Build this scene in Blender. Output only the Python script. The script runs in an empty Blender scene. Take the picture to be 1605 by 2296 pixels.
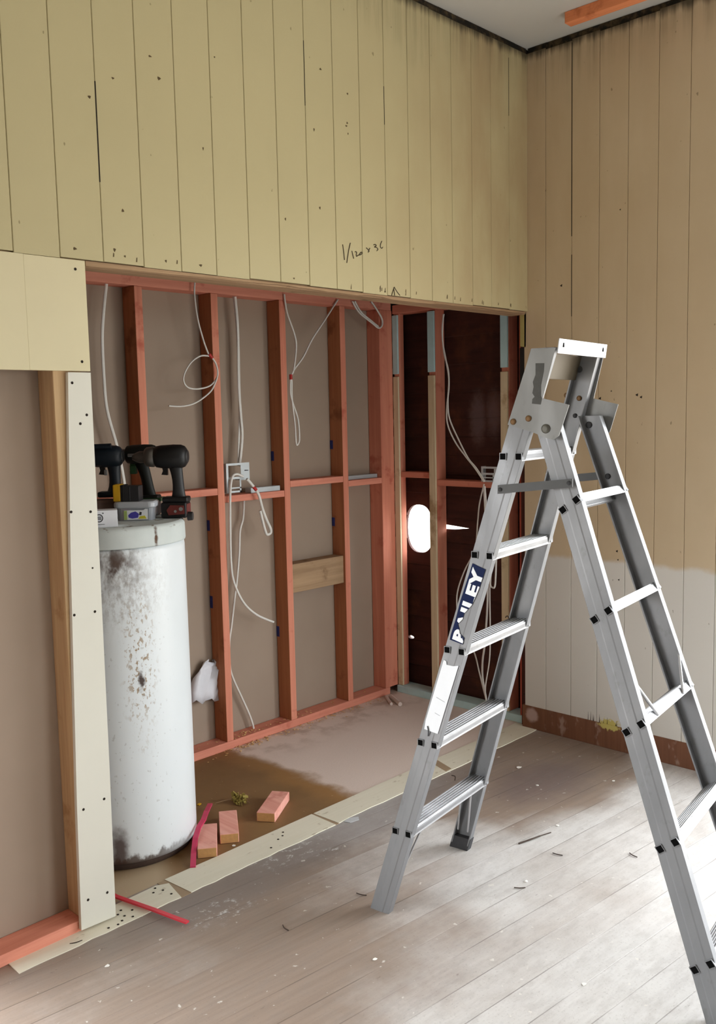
import bpy, bmesh, math, random
from mathutils import Vector, Matrix
random.seed(7)
SC = bpy.context.scene
COL = SC.collection

# ---------------------------------------------------------------- camera, sky, daylight, exposure
cam_d = bpy.data.cameras.new('camera'); cam = bpy.data.objects.new('camera', cam_d); COL.objects.link(cam)
cam_d.sensor_fit = 'VERTICAL'; cam_d.sensor_height = 36.0
cam_d.lens = 2066.84 / 2296 * 36.0
cam_d.clip_start = 0.05
RT, UP, FW = Vector((.6921, -.7215, -.0218)), Vector((.0907, .0569, .9943)), Vector((.7161, .6901, -.1048))
cam.matrix_world = Matrix(((RT.x, UP.x, -FW.x, -3.6932), (RT.y, UP.y, -FW.y, -2.4364), (RT.z, UP.z, -FW.z, 1.5329), (0, 0, 0, 1)))
SC.camera = cam

world = bpy.data.worlds.new('overcast_sky'); SC.world = world; world.use_nodes = True
wn, wl = world.node_tree.nodes, world.node_tree.links
bg = wn['Background']; tc = wn.new('ShaderNodeTexCoord'); sx = wn.new('ShaderNodeSeparateXYZ')
rmp = wn.new('ShaderNodeValToRGB')
rmp.color_ramp.elements[0].position = .46; rmp.color_ramp.elements[0].color = (.42, .40, .36, 1)
rmp.color_ramp.elements[1].position = .54; rmp.color_ramp.elements[1].color = (.93, .97, 1.0, 1)
mr = wn.new('ShaderNodeMapRange'); mr.inputs[1].default_value = -1; mr.inputs[2].default_value = 1
wl.new(tc.outputs['Generated'], sx.inputs[0]); wl.new(sx.outputs[2], mr.inputs[0])
wl.new(mr.outputs[0], rmp.inputs[0]); wl.new(rmp.outputs[0], bg.inputs[0])
bg.inputs[1].default_value = 11.0

def portal(name, loc, rot, sx_, sy_):
    ld = bpy.data.lights.new(name, 'AREA'); ld.shape = 'RECTANGLE'; ld.size = sx_; ld.size_y = sy_
    ld.cycles.is_portal = True
    o = bpy.data.objects.new(name, ld); COL.objects.link(o); o.location = loc; o.rotation_euler = rot
    return o
DOOR_Y0, DOOR_Y1, DOOR_Z = -3.30, -1.15, 2.20       # open doorway in the right wall, out of the picture
WIN_X0, WIN_X1, WIN_Z0, WIN_Z1 = -1.5, -0.1, 0.30, 2.30   # window in the wall behind the camera
portal('daylight_doorway', (.20, (DOOR_Y0+DOOR_Y1)/2, DOOR_Z/2), (0, math.pi/2, 0), DOOR_Z, DOOR_Y1-DOOR_Y0)
portal('daylight_window', ((WIN_X0+WIN_X1)/2, -5.1, (WIN_Z0+WIN_Z1)/2), (math.pi/2, 0, 0), WIN_X1-WIN_X0, WIN_Z1-WIN_Z0)
portal('daylight_hole', (.26, .80, .9), (0, math.pi/2, 0), .34, .26)

vs = SC.view_settings
SC.display_settings.display_device = 'sRGB'
vs.view_transform = 'Standard'; vs.look = 'None'; vs.gamma = 1.0; vs.use_curve_mapping = False
vs.exposure = 0.06
SC.cycles.max_bounces = 12; SC.cycles.diffuse_bounces = 8; SC.cycles.glossy_bounces = 6
SC.cycles.sample_clamp_indirect = 12

# ---------------------------------------------------------------- mesh helpers
class MB:
    def __init__(s): s.v = []; s.f = []; s.m = []; s.cur = 0; s.sm = []
    def add(s, vs_, fs, smooth=False):
        b = len(s.v); s.v += [tuple(v) for v in vs_]
        for f in fs: s.f.append([b+i for i in f]); s.m.append(s.cur); s.sm.append(smooth)
    def hexa(s, p):      # 8 points: bottom ring 0-3, top ring 4-7
        s.add(p, [(3,2,1,0), (4,5,6,7), (0,1,5,4), (1,2,6,5), (2,3,7,6), (3,0,4,7)])
    def box(s, x0, x1, y0, y1, z0, z1):
        s.hexa([(x0,y0,z0), (x1,y0,z0), (x1,y1,z0), (x0,y1,z0), (x0,y0,z1), (x1,y0,z1), (x1,y1,z1), (x0,y1,z1)])
    def obox(s, c, ax, ay, az):          # centre and three half-axis vectors
        c, ax, ay, az = Vector(c), Vector(ax), Vector(ay), Vector(az)
        s.hexa([c-ax-ay-az, c+ax-ay-az, c+ax+ay-az, c-ax+ay-az, c-ax-ay+az, c+ax-ay+az, c+ax+ay+az, c-ax+ay+az])
    def loft(s, rings, caps=True, smooth=False, close=True):
        n = len(rings[0]); vs_ = [v for r in rings for v in r]; fs = []
        for i in range(len(rings)-1):
            for j in range(n if close else n-1):
                k = (j+1) % n
                fs.append((i*n+j, i*n+k, (i+1)*n+k, (i+1)*n+j))
        s.add(vs_, fs, smooth)
        if caps:
            s.add(rings[0], [tuple(reversed(range(n)))]); s.add(rings[-1], [tuple(range(n))])
    def prism(s, poly, off):             # planar polygon of 3-D points extruded by a vector
        off = Vector(off); a = [Vector(q) for q in poly]; s.loft([a, [q+off for q in a]])
    def cyl(s, p0, p1, r0, r1=None, n=20, smooth=True):
        p0, p1 = Vector(p0), Vector(p1); r1 = r0 if r1 is None else r1
        d = (p1-p0).normalized(); a = d.orthogonal().normalized(); b = d.cross(a)
        ring = lambda c, r: [c + a*(r*math.cos(2*math.pi*i/n)) + b*(r*math.sin(2*math.pi*i/n)) for i in range(n)]
        s.loft([ring(p0, r0), ring(p1, r1)], True, smooth)
    def lathe(s, c, d, prof, n=32):      # prof: (distance along d, radius)
        c, d = Vector(c), Vector(d).normalized(); a = d.orthogonal().normalized(); b = d.cross(a)
        s.loft([[c + d*t + a*(r*math.cos(2*math.pi*i/n)) + b*(r*math.sin(2*math.pi*i/n)) for i in range(n)] for t, r in prof], True, True)
    def tube(s, pts, r, n=8, sub=6, flat=1.0):
        P = [Vector(p) for p in pts]; Q = []
        for i in range(len(P)-1):
            a, b, c, d = P[max(i-1,0)], P[i], P[i+1], P[min(i+2, len(P)-1)]
            for k in range(sub):
                t = k/sub
                Q.append(.5*((2*b)+(c-a)*t+(2*a-5*b+4*c-d)*t*t+(3*b-a-3*c+d)*t**3))
        Q.append(P[-1]); rings = []; N = None
        for i, q in enumerate(Q):
            T = (Q[min(i+1, len(Q)-1)]-Q[max(i-1,0)])
            if T.length < 1e-9: T = Vector((0,0,1))
            T.normalize()
            if N is None: N = T.cross(Vector((0,1,0))); N = N if N.length > .1 else T.orthogonal()
            N = (N - T*N.dot(T)); N = N.normalized() if N.length > 1e-6 else T.orthogonal().normalized()
            B = T.cross(N); rr = r[min(i//sub, len(r)-1)] if isinstance(r, (list, tuple)) else r
            rings.append([q + N*(rr*math.cos(2*math.pi*j/n)) + B*(rr*flat*math.sin(2*math.pi*j/n)) for j in range(n)])
        s.loft(rings, True, True)

def wloc(o):
    p = Vector((0,0,0))
    while o: p += o.location; o = o.parent
    return p
def build(name, mb, mats, parent=None, bevel=0, origin=None, label=None, seg=2):
    me = bpy.data.meshes.new(name)
    if not isinstance(mats, (list, tuple)): mats = [mats]
    V = [Vector(v) for v in mb.v]
    lo = Vector([min(v[i] for v in V) for i in range(3)]); hi = Vector([max(v[i] for v in V) for i in range(3)])
    if origin is None: origin = Vector(((lo.x+hi.x)/2, (lo.y+hi.y)/2, lo.z))
    me.from_pydata([v-Vector(origin) for v in V], [], mb.f)
    for m in mats: me.materials.append(m)
    for p, i, sm in zip(me.polygons, mb.m, mb.sm): p.material_index = i; p.use_smooth = sm
    bm = bmesh.new(); bm.from_mesh(me); bmesh.ops.recalc_face_normals(bm, faces=bm.faces); bm.to_mesh(me); bm.free()
    o = bpy.data.objects.new(name, me); COL.objects.link(o)
    o.location = Vector(origin) - (wloc(parent) if parent else Vector((0,0,0)))
    if parent: o.parent = parent
    if bevel:
        b = o.modifiers.new('bevel', 'BEVEL'); b.width = bevel; b.segments = seg; b.limit_method = 'ANGLE'; b.angle_limit = math.radians(40)
    if label: o['label'] = label
    return o
def bake(o):
    dg = bpy.context.evaluated_depsgraph_get(); dg.update()
    me = bpy.data.meshes.new_from_object(o.evaluated_get(dg)); o.modifiers.clear(); o.data = me
def boolean(o, mb, op):
    c = build('cutter', mb, o.data.materials[0] if o.data.materials else [])
    m = o.modifiers.new('b', 'BOOLEAN'); m.object = c; m.operation = op; m.solver = 'EXACT'; m.use_self = True
    bpy.context.view_layer.update(); bake(o); bpy.data.objects.remove(c)
def thing(name, loc, label, cat, group=None):
    o = bpy.data.objects.new(name, None); COL.objects.link(o); o.location = loc; o.empty_display_size = .1
    o['label'] = label; o['category'] = cat
    if group: o['group'] = group
    return o
def tag(o, label, cat, group=None):
    o['label'] = label; o['category'] = cat
    if group: o['group'] = group
    return o
def struct(o, label=None, cat=None):
    o['kind'] = 'structure'
    if label: o['label'] = label
    if cat: o['category'] = cat
    return o

# ---------------------------------------------------------------- material helpers
def lin(c):
    f = lambda u: u/12.92 if u <= .04045 else ((u+.055)/1.055)**2.4
    return tuple(f(x/255) for x in c) + (1,)
class M:
    def __init__(s, name, rough=.6, metal=0.0, spec=.4):
        s.m = bpy.data.materials.new(name); s.m.use_nodes = True
        s.n, s.l = s.m.node_tree.nodes, s.m.node_tree.links
        s.b = s.n['Principled BSDF']; s.b.inputs['Roughness'].default_value = rough
        s.b.inputs['Metallic'].default_value = metal; s.b.inputs['Specular IOR Level'].default_value = spec
        s._p = None
    def pos(s):
        if not s._p: s._p = s.n.new('ShaderNodeNewGeometry').outputs['Position']
        return s._p
    def put(s, sock, v):
        if hasattr(v, 'node'): s.l.new(v, sock)
        else: sock.default_value = v
    def math(s, op, a, b=0.0, clamp=False):
        n = s.n.new('ShaderNodeMath'); n.operation = op; n.use_clamp = clamp; s.put(n.inputs[0], a); s.put(n.inputs[1], b); return n.outputs[0]
    def vmath(s, op, a, b):
        n = s.n.new('ShaderNodeVectorMath'); n.operation = op; s.put(n.inputs[0], a); s.put(n.inputs[1], b)
        return n.outputs[1] if op in ('LENGTH', 'DISTANCE', 'DOT_PRODUCT') else n.outputs[0]
    def xyz(s, v=None):
        n = s.n.new('ShaderNodeSeparateXYZ'); s.l.new(v or s.pos(), n.inputs[0]); return n.outputs
    def noise(s, scale, sc=(1,1,1), detail=4, rough=.6, off=(0,0,0), vec=None):
        v = s.vmath('MULTIPLY', vec or s.pos(), sc)
        if any(off): v = s.vmath('ADD', v, off)
        n = s.n.new('ShaderNodeTexNoise'); s.l.new(v, n.inputs['Vector']); n.inputs['Scale'].default_value = scale
        n.inputs['Detail'].default_value = detail; n.inputs['Roughness'].default_value = rough; return n.outputs[0]
    def rng(s, v, a, b, c=0.0, d=1.0):
        n = s.n.new('ShaderNodeMapRange'); n.interpolation_type = 'SMOOTHSTEP'
        s.put(n.inputs[0], v)
        for i, q in enumerate((a, b, c, d)): n.inputs[i+1].default_value = q
        return n.outputs[0]
    def mix(s, f, a, b):
        n = s.n.new('ShaderNodeMix'); n.data_type = 'RGBA'; s.put(n.inputs[0], f)
        s.put(n.inputs[6], a); s.put(n.inputs[7], b); return n.outputs[2]
    def blob(s, c, sc, r0, r1, amp=0.0, nscale=20):   # 1 inside, 0 outside an ellipsoid around c
        v = s.vmath('SUBTRACT', s.pos(), c); v = s.vmath('MULTIPLY', v, sc)
        d = s.vmath('LENGTH', v, (0,0,0))
        if amp: d = s.math('ADD', d, s.math('MULTIPLY', s.math('SUBTRACT', s.noise(nscale), .5), amp))
        return s.rng(d, r1, r0)
    def mx(s, *a):
        o = a[0]
        for q in a[1:]: o = s.math('MAXIMUM', o, q)
        return o
    def mul(s, *a):
        o = a[0]
        for q in a[1:]: o = s.math('MULTIPLY', o, q)
        return o
    def col(s, c): s.put(s.b.inputs['Base Color'], c); return s
    def rough(s, v): s.put(s.b.inputs['Roughness'], v); return s
    def bump(s, h, strength=.3, dist=.002):
        n = s.n.new('ShaderNodeBump'); n.inputs['Strength'].default_value = strength; n.inputs['Distance'].default_value = dist
        s.l.new(h, n.inputs['Height']); s.l.new(n.outputs[0], s.b.inputs['Normal']); return s
def plain(name, c, rough=.6, metal=0.0, var=.12, scale=25, spec=.4):
    m = M(name, rough, metal, spec); a = lin(c)
    m.col(m.mix(m.noise(scale), tuple(x*(1-var) for x in a[:3])+(1,), tuple(min(1, x*(1+var)) for x in a[:3])+(1,))); return m.m
CB_A = [(-1.644, 0.92, 2.089), (-1.665, 0.92, 1.967), (-1.677, 0.92, 1.86), (-1.678, 0.92, 1.7), (-1.671, 0.92, 1.574), (-1.634, 0.92, 1.427), (-1.613, 0.92, 1.315), (-1.602, 0.92, 1.202), (-1.603, 0.92, 1.071)]
CB_B = [(-1.247, 0.865, 2.121), (-1.252, 0.865, 2.064), (-1.242, 0.865, 1.97), (-1.216, 0.865, 1.876), (-1.188, 0.865, 1.81), (-1.169, 0.865, 1.795), (-1.147, 0.865, 1.759), (-1.143, 0.865, 1.723), (-1.164, 0.865, 1.692), (-1.2, 0.865, 1.67), (-1.262, 0.865, 1.66), (-1.309, 0.865, 1.668), (-1.328, 0.865, 1.698), (-1.315, 0.865, 1.736), (-1.28, 0.865, 1.777), (-1.232, 0.865, 1.803), (-1.188, 0.865, 1.804)]
CB_B2 = [(-1.182, 0.86, 1.804), (-1.155, 0.86, 1.772), (-1.147, 0.86, 1.727), (-1.164, 0.86, 1.684), (-1.195, 0.86, 1.645), (-1.269, 0.86, 1.602), (-1.34, 0.86, 1.586), (-1.413, 0.86, 1.588)]
CB_C = [(-0.985, 0.93, 2.082), (-0.974, 0.93, 1.972), (-0.969, 0.93, 1.851), (-0.972, 0.93, 1.688), (-0.972, 0.93, 1.566), (-0.983, 0.93, 1.442), (-0.994, 0.93, 1.309)]
CB_C2 = [(-0.985, 0.92, 2.08), (-0.976, 0.92, 1.931), (-0.982, 0.92, 1.688), (-0.976, 0.92, 1.545), (-0.972, 0.92, 1.442), (-0.994, 0.92, 1.309)]
CB_D = [(-1.017, 0.868, 1.264), (-1.056, 0.868, 1.277), (-1.082, 0.868, 1.26), (-1.096, 0.868, 1.184), (-1.104, 0.868, 1.002), (-1.105, 0.868, 0.868), (-1.093, 0.868, 0.784), (-1.043, 0.868, 0.683), (-0.966, 0.868, 0.61), (-0.863, 0.868, 0.556)]
CB_E = [(-0.957, 0.94, 1.17), (-0.967, 0.94, 1.066), (-0.989, 0.94, 1.005), (-0.999, 0.94, 0.9), (-1.018, 0.94, 0.776), (-1.035, 0.94, 0.693), (-1.059, 0.94, 0.57), (-1.076, 0.94, 0.488), (-1.078, 0.94, 0.382), (-1.065, 0.94, 0.319), (-1.019, 0.94, 0.217), (-0.974, 0.94, 0.118), (-0.95, 0.94, 0.046), (-0.949, 0.94, 0.005)]
CB_F = [(-1.011, 0.85, 1.252), (-0.994, 0.85, 1.237), (-0.966, 0.85, 1.206), (-0.943, 0.85, 1.173), (-0.924, 0.85, 1.109), (-0.902, 0.85, 1.055), (-0.879, 0.85, 1.01), (-0.88, 0.85, 0.989), (-0.902, 0.85, 0.985), (-0.915, 0.85, 1.014), (-0.927, 0.85, 1.057), (-0.938, 0.85, 1.1)]
CB_G = [(-0.726, 0.875, 2.106), (-0.712, 0.875, 2.024), (-0.668, 0.875, 1.922), (-0.659, 0.875, 1.859), (-0.68, 0.875, 1.752), (-0.699, 0.875, 1.72), (-0.705, 0.875, 1.646), (-0.69, 0.875, 1.593), (-0.661, 0.875, 1.518), (-0.655, 0.875, 1.432), (-0.662, 0.875, 1.402), (-0.677, 0.875, 1.402), (-0.682, 0.875, 1.497), (-0.695, 0.875, 1.604), (-0.694, 0.875, 1.689), (-0.687, 0.875, 1.742), (-0.614, 0.875, 1.818), (-0.551, 0.875, 1.906), (-0.457, 0.875, 2.008), (-0.369, 0.875, 2.107)]
CB_H = [(-0.269, 0.87, 2.107), (-0.221, 0.87, 2.054), (-0.122, 0.87, 2.004), (-0.078, 0.87, 1.983), (-0.05, 0.87, 1.996), (-0.049, 0.87, 2.031), (-0.086, 0.87, 2.075), (-0.129, 0.87, 2.115)]
CB_H2 = [(-0.25, 0.872, 2.109), (-0.206, 0.872, 2.058), (-0.127, 0.872, 2.015), (-0.076, 0.872, 1.99)]
CB_I = [(0.04, 0.527, 2.031), (0.04, 0.54, 1.952), (0.04, 0.53, 1.839), (0.04, 0.503, 1.748), (0.04, 0.501, 1.658), (0.04, 0.514, 1.568), (0.04, 0.512, 1.478), (0.04, 0.465, 1.387), (0.04, 0.395, 1.309), (0.04, 0.34, 1.254), (0.04, 0.286, 1.188)]
CB_I2 = [(0.04, 0.53, 2.031), (0.04, 0.538, 1.907), (0.04, 0.516, 1.794), (0.04, 0.5, 1.703), (0.04, 0.508, 1.591), (0.04, 0.497, 1.5), (0.04, 0.436, 1.387), (0.04, 0.381, 1.302), (0.04, 0.332, 1.254), (0.04, 0.28, 1.189)]
CB_J = [(0.038, 0.284, 1.177), (0.038, 0.313, 1.076), (0.038, 0.325, 0.985), (0.038, 0.343, 0.847), (0.038, 0.409, 0.731), (0.038, 0.453, 0.629), (0.038, 0.463, 0.546), (0.038, 0.447, 0.442), (0.038, 0.357, 0.315), (0.038, 0.321, 0.204), (0.038, 0.281, 0.072)]
CB_K = [(0.024, 0.274, 1.168), (0.024, 0.267, 1.012), (0.024, 0.259, 0.789), (0.024, 0.258, 0.597), (0.024, 0.276, 0.377), (0.024, 0.291, 0.282), (0.024, 0.292, 0.19), (0.024, 0.27, 0.082)]
CB_L = [(0.01, 0.259, 1.169), (0.01, 0.246, 1.015), (0.01, 0.235, 0.793), (0.01, 0.234, 0.591), (0.01, 0.233, 0.432), (0.01, 0.239, 0.294), (0.01, 0.265, 0.151), (0.01, 0.26, 0.078)]
CB_M = [(-0.0, 0.171, 0.933), (-0.0, 0.185, 0.832), (0.0, 0.194, 0.687), (-0.0, 0.21, 0.669), (0.0, 0.223, 0.688), (0.0, 0.214, 0.774), (0.0, 0.203, 0.886)]
RED_A = [(-1.934, 0.081, 0.004), (-1.893, 0.132, 0.02), (-1.854, 0.173, 0.05), (-1.805, 0.219, 0.06), (-1.755, 0.257, 0.06), (-1.692, 0.324, 0.05), (-1.599, 0.426, 0.02)]
RED_B = [(-2.227, 0.143, 0.012), (-2.222, 0.092, 0.012), (-2.206, 0.02, 0.012), (-2.187, -0.064, 0.012), (-2.173, -0.139, 0.012), (-2.16, -0.202, 0.012)]
PENCIL = [[(-1.216, -0.001, 2.157), (-1.212, -0.001, 2.134), (-1.208, -0.001, 2.102)], [(-1.175, -0.001, 2.167), (-1.184, -0.001, 2.142), (-1.191, -0.001, 2.115), (-1.196, -0.001, 2.093)], [(-1.168, -0.001, 2.139), (-1.163, -0.001, 2.124), (-1.159, -0.001, 2.112)], [(-1.151, -0.001, 2.137), (-1.145, -0.001, 2.139), (-1.142, -0.001, 2.135), (-1.145, -0.001, 2.128), (-1.143, -0.001, 2.122), (-1.132, -0.001, 2.128)], [(-1.129, -0.001, 2.128), (-1.122, -0.001, 2.137), (-1.114, -0.001, 2.14), (-1.113, -0.001, 2.136), (-1.12, -0.001, 2.131), (-1.129, -0.001, 2.128)], [(-1.089, -0.001, 2.159), (-1.078, -0.001, 2.153), (-1.073, -0.001, 2.147)], [(-1.069, -0.001, 2.16), (-1.075, -0.001, 2.152), (-1.079, -0.001, 2.143)], [(-1.048, -0.001, 2.175), (-1.037, -0.001, 2.177), (-1.034, -0.001, 2.173), (-1.043, -0.001, 2.167), (-1.032, -0.001, 2.167), (-1.024, -0.001, 2.161), (-1.031, -0.001, 2.154)], [(-1.001, -0.001, 2.194), (-1.008, -0.001, 2.183), (-1.01, -0.001, 2.172), (-1.003, -0.001, 2.167), (-0.996, -0.001, 2.172)]]
PENCIL2 = [[(-0.934, -0.001, 2.027), (-0.919, -0.001, 2.011), (-0.901, -0.001, 1.997)], [(-0.937, -0.001, 2.025), (-0.935, -0.001, 2.009), (-0.932, -0.001, 1.994)], [(-0.938, -0.001, 2.019), (-0.945, -0.001, 2.005), (-0.95, -0.001, 1.993)]]
MARKS_A = [(-2.303, 0.0, 2.021), (-2.021, 0.0, 2.616), (-1.992, 0.0, 2.559), (-2.152, 0.0, 2.522), (-1.327, 0.0, 2.272), (-1.172, 0.0, 2.699), (-1.182, 0.0, 2.584), (-1.346, 0.0, 2.538), (-1.494, 0.0, 2.211), (-1.307, 0.0, 2.752), (-1.777, 0.0, 2.675), (-2.232, 0.0, 2.452), (-2.174, 0.0, 2.032), (-2.14, 0.0, 2.017), (-1.995, 0.0, 2.018), (-1.462, 0.0, 2.013), (-1.177, 0.0, 2.595), (-1.863, 0.0, 2.018), (-0.987, 0.0, 2.005), (-1.174, 0.0, 2.558), (-1.836, 0.0, 2.383), (-2.14, 0.0, 2.149), (0.794, 0.0, 3.596)]
JAMB_HOLES = [(-2.305, -0.001, 1.964), (-2.299, -0.001, 1.703), (-2.293, -0.001, 1.55), (-2.359, -0.001, 1.272), (-2.297, -0.001, 1.267), (-2.367, -0.001, 0.97), (-2.3, -0.001, 0.969), (-2.372, -0.001, 0.381), (-2.302, -0.001, 0.391), (-2.373, -0.001, 0.098), (-2.308, -0.001, 0.095), (-2.334, -0.001, 1.642), (-2.315, -0.001, 1.525)]
RMARKS = [(-0.001, -0.549, 1.592), (-0.001, -0.568, 1.582), (-0.001, -0.178, 2.091), (-0.001, -0.428, 1.612), (-0.001, -0.466, 0.871), (-0.001, -0.471, 0.782), (-0.001, -0.374, 1.582), (-0.001, 0.026, 0.164), (-0.001, -0.461, 0.909), (-0.001, -0.377, 1.539), (-0.001, -0.464, 2.376)]
MOULD_R = [(0.0, -0.256, 0.115), (0.0, -0.314, 0.117), (0.0, -0.428, 0.111), (-0.0, -0.489, 0.114)]
FLOORM = [(-1.673, -0.007, 0.0), (-1.533, -0.192, 0.0), (-1.589, -0.103, 0.0), (-1.733, -0.064, 0.0), (-2.284, -0.286, 0.0), (-2.03, -0.209, 0.0), (-1.886, -0.372, 0.0), (-0.98, -0.275, 0.0), (-1.621, -0.631, 0.0)]
CHIPS = [(-0.457, -0.25, 0.003), (-1.735, 0.106, 0.003), (-0.979, -0.286, 0.003), (-0.836, -0.676, 0.003), (-0.55, 0.102, 0.003), (-0.466, 0.691, 0.003), (-1.617, -1.24, 0.003), (-1.909, -0.745, 0.003), (-0.569, -0.416, 0.003), (-0.326, -0.627, 0.003), (-1.238, 0.056, 0.003), (-1.259, -0.819, 0.003), (-2.436, -0.203, 0.003)]
SHAV = [(-1.678, -0.473, 0.003), (-0.867, -0.995, 0.003), (-1.309, -0.827, 0.003), (-2.435, -0.029, 0.003), (-0.634, 0.657, 0.003), (-0.584, 0.453, 0.003), (-1.035, 1.23, 0.003), (-1.971, -0.436, 0.003), (-1.032, -0.797, 0.003)]
SEAM_ENDS = [(-0.379, -0.481, 0.0), (-0.503, -0.585, 0.0)]
# ---------------------------------------------------------------- materials
def wood(name, c0, c1, axis='z', rough=.75, stain=None, grain=1.0, spec=.25):
    m = M(name, rough, 0, spec)
    k = {'x': (2, 45, 45), 'y': (45, 2, 45), 'z': (45, 45, 2)}[axis]; k2 = {'x': (.5, 8, 8), 'y': (8, .5, 8), 'z': (8, 8, .5)}[axis]
    g = m.noise(1, k, 5, .65); b = m.noise(1, k2, 3, .5, (3.1, 7.7, 1.3))
    f = m.rng(m.math('ADD', m.math('MULTIPLY', g, .55), m.math('MULTIPLY', b, .45)), .3, .7)
    c = m.mix(f, lin(c0), lin(c1))
    if stain: c = m.mix(m.mul(m.rng(m.noise(7, (1,1,1), 4, .6, (9,2,5)), .58, .72), .7), c, lin(stain))
    m.col(c).bump(g, .25*grain, .001); return m.m
PINKZ = wood('pink_timber_z', (198,120,97), (222,148,122), 'z', stain=(176,84,66))
PINKX = wood('pink_timber_x', (203,126,105), (228,154,130), 'x', stain=(180,92,74))
PINKY = wood('pink_timber_y', (200,120,99), (222,144,120), 'y', stain=(176,84,66))
BROWNZ = wood('brown_shaded_timber_z', (158,98,66), (184,120,82), 'z', stain=(124,76,48))
REDZ = wood('shaded_red_timber_z', (150,66,50), (192,92,72), 'z', stain=(110,48,38))
OFFCUT = wood('pale_pink_timber', (216,146,130), (238,180,166), 'y', stain=(196,118,104))
RAWX = wood('raw_timber_x', (140,112,84), (180,150,117), 'x', stain=(104,76,48))
RAWZ = wood('raw_timber_z', (170,136,98), (204,174,134), 'z', stain=(150,112,72))
CREAMZ = wood('cream_timber_z', (206,186,150), (230,214,182), 'z', stain=(160,130,90))
ENDG = plain('timber_end_grain', (206,160,104), .85, var=.2, scale=90)
BLUE = plain('pale_blue_paint', (192,224,228), .7, var=.12, scale=18)
DARKBROWN = wood('dark_brown_timber', (52,26,20), (84,44,34), 'z')

def wall_mat(name, base, grimy, corner_axis, lower=None):
    m = M(name, .55, 0, .3); X, Y, Z = m.xyz()
    run = X if corner_axis == 'x' else Y          # distance from the room corner runs negative
    c = m.mix(m.noise(3.2, (1,1,1), 4), lin(base), lin([q*.95 for q in base]))
    c = m.mix(m.mul(m.rng(run, -1.35, -.15), m.rng(m.noise(4, (1,1,.35), 4, .6), .25, .7), .9), c, lin(grimy))
    if lower:
        edge = m.math('ADD', Z, m.math('MULTIPLY', m.math('SUBTRACT', m.noise(9), .5), .05))
        c = m.mix(m.rng(edge, .875, .845), c, lin(lower))
        c = m.mix(m.blob((0,-.43,.115), (1,16,34), .6, .9, 1.6, 50), c, lin((196,182,104)))
    # mould under the ceiling, running down in streaks
    st = m.noise(1, (22,22,1.3), 5, .65, (4,1,0)); big = m.noise(2.6, (1,1,1), 3)
    reach = m.math('ADD', 2.62, m.math('MULTIPLY', big, .5))
    top = m.rng(m.math('SUBTRACT', Z, reach), 0, .55)
    near = m.rng(run, -1.5, -.7)
    mould = m.mul(top, m.rng(st, .38, .62), near)
    c = m.mix(m.mul(mould, .75), c, lin((66,60,44)))
    rim = m.mul(m.rng(m.math('ADD', Z, m.math('MULTIPLY', st, .09)), 3.135, 3.18), near)
    c = m.mix(m.mul(rim, .8), c, lin((38,32,22)))
    # fine fly specks and scrapes
    sp = m.rng(m.noise(46, (1,1,.6), 2, .4, (2,8,1)), .735, .775)
    c = m.mix(m.mul(sp, .55), c, lin((96,80,52)))
    m.col(c).bump(m.noise(120, (1,1,1), 3), .12, .001); return m
WALL_A = wall_mat('yellow_cream_paint', (194,183,143), (172,151,115), 'x').m
WALL_B = wall_mat('tan_cream_paint', (204,184,153), (188,166,134), 'y', (210,206,198)).m
JAMB_U = plain('cream_paint', (212,202,166), .55, var=.04, scale=6)
JAMB_L = plain('pale_cream_paint', (214,212,200), .55, var=.04, scale=6)
GAP = plain('dark_gap', (34,26,18), .9)
MOULDY = M('mouldy_black_strip', .9); MOULDY.col(MOULDY.mix(MOULDY.rng(MOULDY.noise(30, (1,1,1), 4), .4, .7), lin((22,18,13)), lin((74,60,38)))); MOULDY = MOULDY.m
CEIL = plain('grey_white_ceiling', (192,190,184), .8, var=.03, scale=2)
LINING = M('bare_board_paper', .85); LINING.col(LINING.mix(LINING.noise(2.5, (1,1,1), 3), lin((150,132,116)), lin((165,148,132)))); LINING = LINING.m
CREAMROOM = plain('cream_room_paint', (150,146,136), .6, var=.04, scale=3)

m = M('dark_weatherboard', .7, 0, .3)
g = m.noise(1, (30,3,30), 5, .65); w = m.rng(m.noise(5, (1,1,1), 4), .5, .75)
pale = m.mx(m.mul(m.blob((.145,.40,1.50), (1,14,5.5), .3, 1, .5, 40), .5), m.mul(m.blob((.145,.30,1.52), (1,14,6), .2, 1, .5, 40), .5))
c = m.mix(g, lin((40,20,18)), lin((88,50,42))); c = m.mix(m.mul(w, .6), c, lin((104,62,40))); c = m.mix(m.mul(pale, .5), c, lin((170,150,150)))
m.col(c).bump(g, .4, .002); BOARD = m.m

m = M('brown_stained_skirting_board', .6, 0, .35)
drip = m.noise(1, (40,40,3), 4); c = m.mix(drip, lin((92,54,36)), lin((136,92,66)))
Y = m.xyz()[1]
c = m.mix(m.mul(m.rng(m.noise(12, (1,1.5,.8), 3), .56, .7), .7), c, lin((168,142,128)))
c = m.mix(m.blob((0,-.43,.108), (1,16,34), .6, .9, 1.6, 50), c, lin((196,182,104)))
c = m.mix(m.blob((0,-.02,.07), (1,26,26), .6, 1.1, .5, 45), c, lin((176,150,142)))
m.col(c); SKIRT = m.m

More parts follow.
